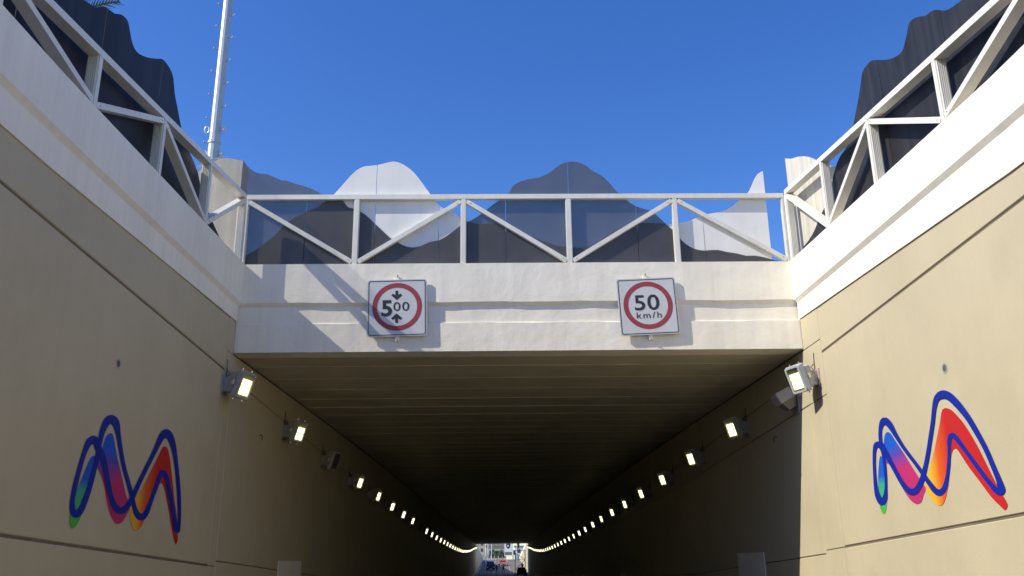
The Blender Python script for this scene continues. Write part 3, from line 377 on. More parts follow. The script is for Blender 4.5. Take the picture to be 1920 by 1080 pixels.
# ------------------------------------------------------------------ mountain-outline screens
def clip(poly, a, b):
    def at(x):
        for (x0, z0), (x1, z1) in zip(poly, poly[1:]):
            if x0 <= x <= x1: return z0 + (z1 - z0) * (x - x0) / max(1e-6, x1 - x0)
        return poly[0][1] if x < poly[0][0] else poly[-1][1]
    return [(a, at(a))] + [p for p in poly if a + 1e-4 < p[0] < b - 1e-4] + [(b, at(b))]
def dense(poly):
    q = [poly[0]]
    for p in poly[1:]:
        if p[0] > q[-1][0] + .004: q.append(p)
    out = []
    for i in range(len(q) - 1):
        p0, p1, p2, p3 = q[max(0, i - 1)], q[i], q[i + 1], q[min(len(q) - 1, i + 2)]
        m1 = (p2[1] - p0[1]) / max(1e-6, p2[0] - p0[0]); m2 = (p3[1] - p1[1]) / max(1e-6, p3[0] - p1[0]); h = p2[0] - p1[0]
        for t in ((0, .5) if h > .05 else (0,)):
            a, b, c, d = 2*t**3 - 3*t*t + 1, t**3 - 2*t*t + t, -2*t**3 + 3*t*t, t**3 - t*t
            out.append((p1[0] + h * t, a * p1[1] + b * h * m1 + c * p2[1] + d * h * m2))
    return out + [q[-1]]
def screen(parent, name, poly, seams, zb, to3, off, m, lab=None, g=.006):
    poly = dense(poly); lo, hi = poly[0][0], poly[-1][0]
    ed = [lo] + [s_ for s_ in sorted(seams) if lo + .12 < s_ < hi - .12] + [hi]
    for i, (a, b) in enumerate(zip(ed, ed[1:])):
        a2, b2 = a + (g if i else .001), b - (g if i < len(ed) - 2 else .001)
        tp = [(u, max(z, zb + .012)) for u, z in clip(poly, a2, b2)]
        pts = [to3(a2, zb)] + [to3(u, z) for u, z in tp] + [to3(b2, zb)]
        bm = bmesh.new(); prism(bm, pts, off); o = obj(name, bm, m, parent)
        if lab: o['label'] = lab
bs = thing('screen_wall', (0, 17.5, 7.48), 'white and slate blue mountain outline screen behind the railing over the mouth', 'screen')
YB = YF + .125
toF = lambda u, z: (u, YB, z); back = (0, .035, 0)
screen(bs, 'screen_panel', DARK_A, SEAMS, 7.46, toF, back, M['slate'], 'slate blue panel with falling wavy top')
screen(bs, 'screen_panel', WHITE_A, SEAMS, 7.46, toF, back, M['grey_white'], 'pale grey panel with rounded top')
screen(bs, 'screen_panel', DARK_B, SEAMS, 7.46, toF, back, M['slate'], 'slate blue panel with rounded top')
screen(bs, 'screen_panel', WHITE_B, SEAMS, 7.46, toF, back, M['grey_white'], 'pale grey panel rising to a horn')
screen(bs, 'hill_panel', HILL, SEAMS, 7.462, lambda u, z: (u, YB - .02, z), (0, .017, 0), M['hill'], 'charcoal low hill panel in front')
bm = bmesh.new(); box(bm, XL, XR, YB + .037, YB + .08, 7.44, 7.52); obj('base_channel', bm, M['lamp_grey'], bs)
for x in SEAMS:
    bm = bmesh.new(); box(bm, x - .03, x + .03, YB + .04, YB + .10, 7.5, 8.25); obj('stiffener', bm, M['galv'], bs)
pier = thing('corner_pier', (-6.15, 18.3, 6.6), 'streaked grey concrete pier behind the left end of the bridge railing', 'pier')
bm = bmesh.new(); PT = [(-6.66, 6.6), (-5.70, 6.6), (-5.70, 10.15), (-5.85, 10.19), (-6.05, 10.23), (-6.2, 10.22), (-6.38, 10.13), (-6.55, 10.0), (-6.66, 9.9)]
prism(bm, [(x, 18.05, z) for x, z in PT], (0, .5, 0)); obj('shaft', bm, M['pier'], pier)
bm = bmesh.new(); box(bm, -6.74, -5.62, 17.97, 18.65, 6.605, 6.9, bev=.02); obj('footing', bm, M['kerb'], pier)
def ext(poly, tail):  return tail + poly
rw = random.Random(3)
tailL = [(-20 + .9 * k, 8.75 + .35 * math.sin(k * .9) + rw.uniform(-.08, .08)) for k in range(33)]
for nm, X, s, dark, light, lab, sm in (('screen_wall', XL, 1, LEFT_DARK, LEFT_LIGHT, 'shaded charcoal wavy screen on top of the left retaining wall', 1.5), ('screen_wall', XR, -1, RIGHT_DARK, RIGHT_LIGHT, 'sunlit charcoal wavy screen on top of the right retaining wall', 1.5)):
    sw = thing(nm, (X - s * .2, 10, 7.2), lab, 'screen')
    seams = [17.0 - 2.05 * k for k in range(1, 18)]
    zb = lambda y: 7.1
    screen(sw, 'screen_panel', ext(dark, tailL), seams, 7.12, lambda u, z, X=X, s=s: (X - s * .185, u, z), (-s * .018, 0, 0), M['side_dark'])
    screen(sw, 'cream_panel', light, [light[0][0] + 1.25], 7.30, lambda u, z, X=X, s=s: (X - s * .215, u, z), (-s * .04, 0, 0), M['cream_translucent' if s == 1 else 'cream'], 'cream ribbed panel with rounded top at the corner')

# ------------------------------------------------------------------ truss railings
def railing(label, P, side, posts, top, bot, w, d, start_top, xy):
    """P(u, z) -> 3D on the front plane; side = depth direction; posts = list of u; top, bot functions of u"""
    r_ = thing('truss_railing', P(posts[0], bot(posts[0])), label, 'railing')
    for a, b in zip(posts, posts[1:]):
        bm = bmesh.new(); bar(bm, P(a, top(a) - w / 2), P(b, top(b) - w / 2), w, d, side); obj('top_rail', bm, M['rail'], r_)
    sd = Vector(side)
    for i, u in enumerate(posts):
        bm = bmesh.new(); b = bot(u) + .002; t = top(u) - w - .002
        bar(bm, Vector(P(u, b)) + sd * .003, Vector(P(u, t)) + sd * .003, w * .9, d - .006, side)
        along = (Vector(P(u + 1, 0)) - Vector(P(u, 0))).normalized()
        for sg in (-1, 1):
            for k in range(5):
                c = Vector(P(u, 0)) + sd * (d * (.18 + .16 * k)) + along * (sg * w * .45)
                p = [c + along * (sg * -.003) - sd * .005, c + along * (sg * .014) - sd * .005, c + along * (sg * .014) + sd * .005, c + along * (sg * -.003) + sd * .005]
                hexa(bm, [q + Vector((0, 0, b + .01)) - Vector((0, 0, q.z)) for q in p] + [q + Vector((0, 0, t - .01)) - Vector((0, 0, q.z)) for q in p])
        obj('post', bm, M['rail'], r_)
    up_first = start_top
    for i, (a, b) in enumerate(zip(posts, posts[1:])):
        t0 = up_first if i % 2 == 0 else not up_first
        sgn = 1 if b > a else -1; o = w * .62 * sgn
        za = top(a) - w * 1.5 if t0 else bot(a) + w * .5
        zb_ = bot(b) + w * .5 if t0 else top(b) - w * 1.5
        bm = bmesh.new(); bar(bm, Vector(P(a + o, za)) + sd * .006, Vector(P(b - o, zb_)) + sd * .006, w * .88, d - .012, side); obj('diagonal', bm, M['rail'], r_)
        bm = bmesh.new()
        for uu, zz in ((a + o * 2.2, za), (b - o * 2.2, zb_)):
            tt = (uu - a - o) / (b - a - 2 * o); zc = za + (zb_ - za) * tt
            q = Vector(P(uu, zc)); tube(bm, q + sd * .008, q - sd * .004, .011, .009, 6)
        obj('bolt', bm, M['chrome'], r_)
    return r_
bp = [-5.36, -3.0, -.73, 1.51, 3.79, 6.15]
railing('white zigzag truss railing across the top of the underpass mouth', lambda u, z: (u, YF + .012, z), (0, 1, 0), bp, lambda u: 9.055 - (u + 5.4) * .0015, lambda u: 7.482, .105, .105, True, None)
lt = lambda y: 8.955 - .1235 * (17.17 - y) if y > 7.5 else 8.955 - .1235 * 9.67
lbz = lambda y: LW['bt'](max(y, 8)) + .003
railing('shaded white truss railing along the top of the left wall', lambda u, z: (XL + .078, u, z), (-1, 0, 0), [17.17, 14.92, 12.66, 10.38, 8.1, 5.8, 3.5, 1.2, -1.1, -3.4], lt, lbz, .10, .17, True, None)
rt_ = lambda y: 9.055 - .1185 * (17.3 - y) if y > 7.5 else 9.055 - .1185 * 9.8
rbz = lambda y: RW['bt'](max(y, 8)) + .003
railing('sunlit white truss railing along the top of the right wall', lambda u, z: (XR - .078, u, z), (1, 0, 0), [17.3, 15.2, 13.06, 10.8, 8.5, 6.2, 3.9, 1.6, -.7, -3.0], rt_, rbz, .10, .17, True, None)
# ------------------------------------------------------------------ painted wave emblems
def emblem(line, fills, X, s, label, yl, yr):
    """yl, yr: wall y of the emblem's left and right ends as one reads it"""
    ys_ = [p[0] for p in line]; zs = [p[1] for p in line]
    e = thing('painted_emblem', (X, sum(ys_) / len(ys_), min(zs)), label, 'mural')
    sg = 1 if yr > yl else -1; ax = (0, sg, 0); a, b = sg * yl, sg * yr; w = b - a
    z0, z1 = min(zs), max(zs); h = z1 - z0
    f1 = fills[0]; f2 = fills[1]; f3 = fills[2]
    ext_ = lambda f, i: (min(p[i] for p in f), max(p[i] for p in f))
    green, blue, mag = (.09, .42, .035), (.012, .10, .55), (.48, .03, .15)
    red, orange, yel = (.50, .020, .022), (.66, .11, .02), (.74, .42, .03)
    za, zb = ext_(f1, 1); m1 = gradient('green_to_blue_paint', [(0, green), (.30, (.06, .42, .12)), (.50, (.04, .36, .25)), (.66, blue), (1, blue)], (0, 0, 1), za, zb)
    za, zb = ext_(f2, 1); m2 = gradient('blue_to_magenta_paint', [(0, mag), (.42, mag), (.62, (.10, .06, .38)), (.74, blue), (1, blue)], (0, sg * -.10, 1), za - .10 * sg * yl - .1, zb - .10 * sg * yl)
    u0, u1 = sorted(sg * v for v in ext_(f3, 0)); m3 = gradient('yellow_to_red_paint', [(0, yel), (.12, yel), (.24, orange), (.42, red), (1, red)], ax, u0, u1)
    for nm, f, m, k in (('green_blue_fill', f1, m1, 0), ('blue_magenta_fill', f2, m2, 1), ('yellow_red_fill', f3, m3, 2)):
        bm = bmesh.new(); sheet(bm, [(X + s * (.004 + .001 * k), y, z) for y, z in f]); obj(nm, bm, m, e)
    bm = bmesh.new(); n = len(line); pv = None; first = None
    for i in range(n + 1):
        y1, z1_, y2, z2_ = line[i % n]; x = X + s * (.008 + .006 * min(1, i / n))
        cur = (bm.verts.new((x, y1, z1_)), bm.verts.new((x, y2, z2_)))
        if pv: bm.faces.new((pv[0], pv[1], cur[1], cur[0]))
        pv = cur
    o = obj('blue_line', bm, M['emb_blue'], e)
emblem(EMB_L_LINE, EMB_L_FILL, XL, 1, 'shaded multicoloured wavy letter emblem painted on the left wall', min(p[0] for p in EMB_L_LINE), max(p[0] for p in EMB_L_LINE))
emblem(EMB_R_LINE, EMB_R_FILL, XR, -1, 'sunlit multicoloured wavy letter emblem painted on the right wall', max(p[0] for p in EMB_R_LINE), min(p[0] for p in EMB_R_LINE))

# ------------------------------------------------------------------ road signs on the fascia
def rrect(w, h, r, n=6):
    pts = []
    for cx, cz, a0 in ((w - r, h - r, 0), (-w + r, h - r, 90), (-w + r, -h + r, 180), (w - r, -h + r, 270)):
        for k in range(n + 1):
            a = R(a0 + 90 * k / n); pts.append((cx + r * math.cos(a), cz + r * math.sin(a)))
    return pts
def loft2(bm, A, B, y):  # flat ring between two outlines
    n = len(A); a = [bm.verts.new((x, y, z)) for x, z in A]; b = [bm.verts.new((x, y, z)) for x, z in B]
    for i in range(n): bm.faces.new((a[i], a[(i + 1) % n], b[(i + 1) % n], b[i]))
def text_mesh(txt, size, bold, width=1, space=1):
    cu = bpy.data.curves.new('t', 'FONT'); cu.body = txt; cu.size = size; cu.offset = bold; cu.space_character = space; cu.align_x = 'CENTER'; cu.fill_mode = 'FRONT'; cu.resolution_u = 6
    o = bpy.data.objects.new('t', cu); col.objects.link(o); dg = bpy.context.evaluated_depsgraph_get()
    me = bpy.data.meshes.new_from_object(o.evaluated_get(dg)); bpy.data.objects.remove(o); bpy.data.curves.remove(cu)
    xs = [v.co.x for v in me.vertices]; zs = [v.co.y for v in me.vertices]
    return me, (min(xs), max(xs), min(zs), max(zs))
def lettering(parent, name, txt, x0, x1, z0, z1, y, bold=.0, space=1):
    """text fitted into the rectangle x0..x1, z0..z1 of the sign plane"""
    me, (a, b, c, d) = text_mesh(txt, 1, bold, space=space)
    for v in me.vertices:
        v.co = Vector((x0 + (v.co.x - a) / (b - a) * (x1 - x0), y, z0 + (v.co.y - c) / (d - c) * (z1 - z0)))
    me.materials.clear(); me.materials.append(M['sign_black']); me.name = name
    o = bpy.data.objects.new(name, me); col.objects.link(o); o.parent = parent; return o
def road_sign(loc, rot, label, tilt=0):
    s = thing('road_sign', loc, label, 'sign'); s.rotation_euler = (tilt, rot, 0)
    L = lambda nm, bm, m: obj(nm, bm, m, s, local=True)
    bm = bmesh.new(); P = rrect(.61, .605, .05); prism(bm, [(x, -.012, z) for x, z in P], (0, .022, 0)); L('plate', bm, M['sign_edge'])
    bm = bmesh.new(); sheet(bm, [(x, -.0145, z) for x, z in rrect(.598, .593, .045)]); L('sign_face', bm, M['sign_white'])
    bm = bmesh.new(); loft2(bm, rrect(.585, .58, .04), rrect(.569, .564, .03), -.017); L('border_line', bm, M['sign_black'])
    bm = bmesh.new(); n = 64; c = lambda r: [(.005 + r * math.cos(2 * math.pi * k / n), .02 + r * math.sin(2 * math.pi * k / n)) for k in range(n)]
    loft2(bm, c(.508), c(.408), -.017); L('red_ring', bm, M['sign_red'])
    for sg in (1, -1):
        bm = bmesh.new(); box(bm, -.035, .035, .012, .03, sg * .65 - .05, sg * .65 + .05); box(bm, -.05, .05, .03, .05, sg * .62 - .05, sg * .62 + .05); L('bracket', bm, M['white'])
        bm = bmesh.new(); tube(bm, (0, .012, sg * .685), (.012, -.035, sg * .69 + .01), .012, .010, 8); L('bolt', bm, M['lamp_grey'])
    return s
s1 = road_sign((-2.075, YF - .052, 6.505), R(-1.3), 'height limit road sign reading 5.00 with red ring left on the white fascia')
lettering(s1, 'numeral', '5', -.315, -.10, -.185, .165, -.0185, .028)
lettering(s1, 'small_numerals', '00', -.072, .252, -.072, .118, -.0185, .004, 1.12)
for nm, sg, zc in (('down_arrow', 1, .262), ('up_arrow', -1, -.222)):
    bm = bmesh.new(); q = [(-.028, .10), (.028, .10), (.028, .005), (.078, .04), (.112, .0), (0, -.10), (-.112, .0), (-.078, .04), (-.028, .005)]
    sheet(bm, [(x - .005, -.0185, zc + sg * z) for x, z in q]); obj(nm, bm, M['sign_black'], s1, local=True)
s2 = road_sign((3.075, YF - .052, 6.50), R(-2.2), 'speed limit road sign reading 50 km/h with red ring right on the white fascia')
lettering(s2, 'numerals', '50', -.275, .24, -.085, .245, -.0185, .012, 1.05)
lettering(s2, 'unit_lettering', 'km/h', -.25, .26, -.255, -.125, -.0185, .006, 1.25)

# ------------------------------------------------------------------ floodlights
def floodlight(loc, s, label, kind, group='floodlights in a row along the tunnel walls'):
    """s=+1 on the left wall (faces +x), -1 on the right; local frame: x away from the wall, y along the wall, z up"""
    f = thing('floodlight', loc, label, 'floodlight', group)
    return f
LAMP = {}
def lamp_meshes():
    """parts in a local frame where +X leaves the wall; head turned towards -Y and tilted down"""
    def keep(nm, bm, m):
        me = bpy.data.meshes.new(nm); bmesh.ops.recalc_face_normals(bm, faces=bm.faces[:]); bm.to_mesh(me); bm.free(); me.materials.append(m); LAMP[nm] = me
    bm = bmesh.new(); box(bm, .0, .025, -.15, .15, -.18, .18, bev=.004); box(bm, .025, .17, -.11, .11, -.14, .15, bev=.012)
    for z in (-.1, .1): tube(bm, (.17, -.08, z), (.178, -.08, z), .012, .012, 6)
    keep('wall_bracket', bm, M['lamp_grey'])
    H = Matrix.Translation((.36, -.03, .0)) @ Matrix.Rotation(R(-18), 4, 'Z') @ Matrix.Rotation(R(18), 4, 'Y')   # local +X = light direction
    LAMP['H'] = H
    bm = bmesh.new(); box(bm, -.17, -.04, -.19, .19, -.22, .22, H, .03); box(bm, -.035, .075, -.235, .235, -.275, .275, H, .022)
    for k in range(5): box(bm, -.20, -.165, -.16 + .08 * k - .008, -.16 + .08 * k + .008, -.19, .19, H)
    keep('housing', bm, M['lamp_grey'])
    bm = bmesh.new(); box(bm, -.09, -.02, -.262, -.232, -.05, .05, H, .006); box(bm, -.09, -.02, .232, .262, -.05, .05, H, .006)
    for y in (-.15, .15):
        for z in (-.287, .287): tube(bm, H @ Vector((.0, y, z * .93)), H @ Vector((.0, y, z * 1.09)), .017, .017, 6)
    keep('clip', bm, M['chrome'])
    bm = bmesh.new()   # rim standing proud round the window
    o_, i_ = rrect(.228, .268, .05), rrect(.178, .222, .03)
    A = [bm.verts.new(H @ Vector((.076, y, z))) for y, z in o_]; B = [bm.verts.new(H @ Vector((.10, y * .97, z * .97))) for y, z in o_]; C = [bm.verts.new(H @ Vector((.10, y, z))) for y, z in i_]; D_ = [bm.verts.new(H @ Vector((.076, y, z))) for y, z in i_]
    n = len(A)
    for P, Q in ((A, B), (B, C), (C, D_)):
        for k in range(n): bm.faces.new((P[k], P[(k + 1) % n], Q[(k + 1) % n], Q[k]))
    keep('rim', bm, M['lamp_grey'])
    bm = bmesh.new(); sheet(bm, [H @ Vector((.0785, y, z)) for y, z in rrect(.179, .223, .03)]); keep('reflector', bm, M['reflector'])
    for k, (za, zb) in enumerate(((-.19, -.03), (-.02, .12))):
        bm = bmesh.new(); box(bm, .081, .086, -.16, .16, za, zb, H, .002); keep('led_array%d' % k, bm, M['led'])
        bm = bmesh.new(); box(bm, .0865, .089, -.125, .125, za + .03, zb - .03, H); keep('led_strip%d' % k, bm, M['led_core'])
    bm = bmesh.new(); sheet(bm, [H @ Vector((.097, y, z)) for y, z in rrect(.185, .229, .03)]); keep('window_glass', bm, M['glass'])
    bm = bmesh.new(); tube(bm, (.012, .05, .15), (.012, .06, .34), .011, .011, 6); tube(bm, (.012, .06, .34), (.012, .03, .52), .008, .008, 6); tube(bm, (.03, .0, .15), (.10, .02, .23), .009, .009, 6); tube(bm, (.10, .02, .23), (.03, .06, .30), .009, .009, 6); keep('cable', bm, M['wire'])
lamp_meshes()
def build_lamp(X, s, y, z, label, lit=True, pale=False, yaw=0, rust=False):
    f = thing('floodlight', (X, y, z), label, 'floodlight', 'floodlights in a row along the tunnel walls')
    f.scale = (s, 1, 1); f.rotation_euler = (0, 0, yaw)
    for key, nm in (('wall_bracket', 'wall_bracket'), ('housing', 'housing'), ('clip', 'clip'), ('rim', 'rim'), ('reflector', 'reflector'), ('led_array0', 'led_array'), ('led_array1', 'led_array'), ('led_strip0', 'led_strip'), ('led_strip1', 'led_strip'), ('window_glass', 'window_glass'), ('cable', 'cable')):
        if y > 120 and key in ('clip', 'cable', 'window_glass'): continue
        if not lit and key.startswith('led_strip'): continue
        o = bpy.data.objects.new(nm, LAMP[key]); col.objects.link(o); o.parent = f
        if nm == 'clip': o['kind'] = 'stuff'
        m2 = None
        if not lit and key.startswith('led_array'): m2 = M['lamp_dark']
        if not lit and key == 'reflector': m2 = M['lamp_dark']
        if pale and key in ('housing', 'rim'): m2 = M['lamp_pale']
        if rust and key == 'wall_bracket': m2 = M['lamp_rust']
        if m2: o.material_slots[0].link = 'OBJECT'; o.material_slots[0].material = m2
    return f
ORD = ['first', 'second', 'third', 'fourth', 'fifth', 'sixth', 'seventh', 'eighth', 'ninth', 'tenth', 'eleventh', 'twelfth', 'thirteenth', 'fourteenth', 'fifteenth', 'sixteenth', 'seventeenth', 'eighteenth', 'nineteenth']
TENS = {2: 'twenty', 3: 'thirty'}
def ordinal(i):
    if i < 19: return ORD[i]
    n = i + 1; t, u = divmod(n, 10)
    return TENS[t][:-1] + 'ieth' if u == 0 else TENS[t] + '-' + ORD[u - 1]
NL = 37
for i in range(NL):
    y = 17.0 + 4.95 * i
    for X, s, nm in ((XL, 1, 'left'), (XR, -1, 'right')):
        unlit = nm == 'left' and i in (2, 8)
        yy = y + (-.18 if nm == 'right' and i == 0 else 0)
        if i == 0: lab = 'grey lit floodlight at the mouth of the tunnel on the shaded left wall' if nm == 'left' else 'pale lit floodlight with weathered bracket in sunshine at the mouth on the right wall'
        elif unlit: lab = 'unlit grey floodlight, %s from the mouth on the left tunnel wall' % ordinal(i)
        elif i == NL - 1: lab = 'tiny lit floodlight nearest the far end of the %s tunnel wall' % nm
        else: lab = 'lit floodlight, %s from the mouth on the %s tunnel wall' % (ordinal(i), nm)
        f = build_lamp(X, s, yy, lampz(y), lab, not unlit, pale=(nm == 'right' and i == 0), rust=(nm == 'right' and i == 0), yaw=R(rnd.uniform(-3, 3)))
# the extra unlit lamp box behind the first right-hand floodlight
def down_lamp(loc):
    f = thing('floodlight', loc, 'dark unlit lamp box pointing down in shade behind the first right floodlight', 'floodlight')
    L = lambda nm, bm, m: obj(nm, bm, m, f, local=True)
    T = Matrix.Translation((-.24, -.02, .05)) @ Matrix.Rotation(R(-28), 4, 'Y')
    bm = bmesh.new(); box(bm, -.03, .0, -.16, .16, -.3, .2); box(bm, -.14, -.03, -.08, .08, -.08, .14, bev=.01); L('wall_bracket', bm, M['lamp_grey'])
    bm = bmesh.new(); box(bm, -.22, .14, -.2, .2, -.08, .16, T, .02); L('housing', bm, M['lamp_grey'])
    bm = bmesh.new(); v, fs = hexa(bm, [T @ Vector(p) for p in ((-.10, -.12, -.26), (.08, -.12, -.26), (.08, .12, -.26), (-.10, .12, -.26), (-.19, -.18, -.085), (.12, -.18, -.085), (.12, .18, -.085), (-.19, .18, -.085))]); L('lamp_lens', bm, M['lamp_dark'])
    bm = bmesh.new(); tube(bm, (-.08, .0, .14), (-.06, .02, .3), .012, .012, 6); L('cable', bm, M['wire'])
down_lamp((XR, 18.15, 4.68))

# ------------------------------------------------------------------ pale primer patches low on the tunnel walls
for X, s, nm, ys_ in ((XL, 1, 'left', (23.55, 48, 72)), (XR, -1, 'right', (22.7, 46.2, 69.5, 93))):
    for i, y in enumerate(ys_):
        bm = bmesh.new(); zt = road(y) + 2.72 - (.03 if s == 1 else 0); zb = zt - 2.5; w = (1.28 if s == 1 else 1.2); sl = (road(y + w) - road(y - w)) * .0
        xs = sorted((X + s * .003, X + s * .022)); hexa(bm, [(xs[0], y - w, zb - sl), (xs[1], y - w, zb - sl), (xs[1], y + w, zb + sl), (xs[0], y + w, zb + sl), (xs[0], y - w, zt - sl), (xs[1], y - w, zt - sl), (xs[1], y + w, zt + sl), (xs[0], y + w, zt + sl)])
        tag(obj('cover_plate', bm, M['plate'], origin=(X, y, zb)), 'pale rectangular cover plate low on the %s tunnel wall, %s from the mouth' % (nm, ORD[i]), 'plate', 'pale plates along the tunnel walls')

# ------------------------------------------------------------------ lamp mast and palm behind the left screen
mast = thing('light_mast', (-10.6, 30, 6.6), 'tall galvanised many sided mast with climbing pegs behind the left screen', 'mast')
bm = bmesh.new(); tube(bm, (0, 0, 0), (0, 0, 10.1), .225, .208, 12); obj('lower_shaft', bm, M['galv'], mast, local=True)
bm = bmesh.new(); tube(bm, (0, 0, 10.0), (0, 0, 24), .20, .15, 12); obj('upper_shaft', bm, M['galv'], mast, local=True)
for k in range(46):
    z = 1.0 + .5 * k; side = 1 if k % 2 else -1
    rr = .222 - .003 * z; a = R(-20) if side > 0 else R(200)
    d = Vector((math.cos(a), math.sin(a), 0)); p = d * (rr - .01) + Vector((0, 0, z))
    bm = bmesh.new(); q = p + d * .19; tube(bm, p - d * .04, q, .02, .02, 6); tube(bm, q, q + Vector((0, 0, .06)), .02, .02, 6); obj('climbing_peg', bm, M['lamp_grey'], mast, local=True)
for z in (9.55, 10.55):
    for sd in (-1, 1):
        bm = bmesh.new(); c = Vector((sd * .31, -.05, z)); n = 12
        for k in range(n):
            a0, a1 = 2 * math.pi * k / n, 2 * math.pi * (k + 1) / n
            tube(bm, c + Vector((.085 * math.cos(a0), 0, .14 * math.sin(a0))), c + Vector((.085 * math.cos(a1), 0, .14 * math.sin(a1))), .022, .022, 6)
        obj('bracket_loop', bm, M['galv'], mast, local=True)
bm = bmesh.new(); tube(bm, (0, 0, 9.98), (0, 0, 10.08), .24, .24, 12); obj('joint_collar', bm, M['galv'], mast, local=True)
M['bark'] = mat('palm_bark', (.16, .12, .08), .9, .3, 6, .01, 20)
M['frond'] = mat('palm_frond', (.045, .075, .025), .55, .3, 3)
palm = thing('palm_tree', (-6.75, 11.75, 6.8), 'small palm with only its frond tips showing above the left charcoal screen', 'tree')
bm = bmesh.new()
for k in range(6): tube(bm, (0, 0, .42 * k), (0, 0, .42 * (k + 1) + .03), .14 - .006 * k, .12 - .006 * k, 10)
obj('trunk', bm, M['bark'], palm, local=True)
pr = random.Random(5); bm = bmesh.new()
for k in range(20):
    az = 2 * math.pi * k / 20 + pr.uniform(-.15, .15); el = pr.uniform(.05, 1.25); Ln = pr.uniform(.8, 1.2); p = Vector((0, 0, 2.5)); d = Vector((math.cos(az) * math.cos(el), math.sin(az) * math.cos(el), math.sin(el))); pts = [p.copy()]
    for j in range(12): p = p + d * (Ln / 12); d = (d + Vector((0, 0, -.09))).normalized(); pts.append(p.copy())
    for j in range(1, 12):
        side = (pts[j + 1] - pts[j]).cross(Vector((0, 0, 1))).normalized(); fwd = (pts[j + 1] - pts[j]).normalized()
        tube(bm, pts[j], pts[j + 1], .012, .010, 4, False)
        for sg in (-1, 1):
            for jj in (0, .5):
                r0 = pts[j].lerp(pts[j + 1], jj); l = .25 * math.sin(math.pi * (j + 1) / 14) + .05; tip = r0 + (side * sg * .75 + fwd * .6 + Vector((0, 0, .1 + pr.uniform(-.15, .1)))) * l; w = fwd * .018
                bm.faces.new([bm.verts.new(r0 - w), bm.verts.new(r0 + w), bm.verts.new(tip)])
obj('crown', bm, M['frond'], palm, local=True)

# ------------------------------------------------------------------ far ramp beyond the tunnel
M['far_beige'] = M['beige']
ftop = lambda y: 5.9 - max(0, y - 203) * .040
for X, s, nm in ((XL, 1, 'shaded'), (XR, -1, 'sunlit')):
    w = thing('retaining_wall', (X, YE, road(YE)), '%s beige retaining wall of the exit ramp beyond the tunnel on the %s' % (nm, 'left' if s == 1 else 'right'), 'wall')
    ys = [YE + .02, 212, 224, 236, 248, 260, 275, 290]
    for y0, y1 in zip(ys, ys[1:]):
        bm = bmesh.new(); xs = sorted((X, X - s * .55)); g = .012
        hexa(bm, [(xs[0], y0 + g, road(y0) - .3), (xs[1], y0 + g, road(y0) - .3), (xs[1], y1 - g, road(y1) - .3), (xs[0], y1 - g, road(y1) - .3)] + [(xs[0], y0 + g, max(ftop(y0), road(y0) + .3)), (xs[1], y0 + g, max(ftop(y0), road(y0) + .3)), (xs[1], y1 - g, max(ftop(y1), road(y1) + .3)), (xs[0], y1 - g, max(ftop(y1), road(y1) + .3))])
        obj('wall_panel', bm, M['beige'], w)
    bm = bmesh.new()
    for y0, y1 in zip(ys, ys[1:]):
        xs = sorted((X + s * .06, X - s * .6)); a, b = max(ftop(y0), road(y0) + .3) + .002, max(ftop(y1), road(y1) + .3) + .002
        hexa(bm, [(xs[0], y0, a), (xs[1], y0, a), (xs[1], y1, b), (xs[0], y1, b), (xs[0], y0, a + .8), (xs[1], y0, a + .8), (xs[1], y1, b + .8), (xs[0], y1, b + .8)])
    obj('coping', bm, M['white'], w)

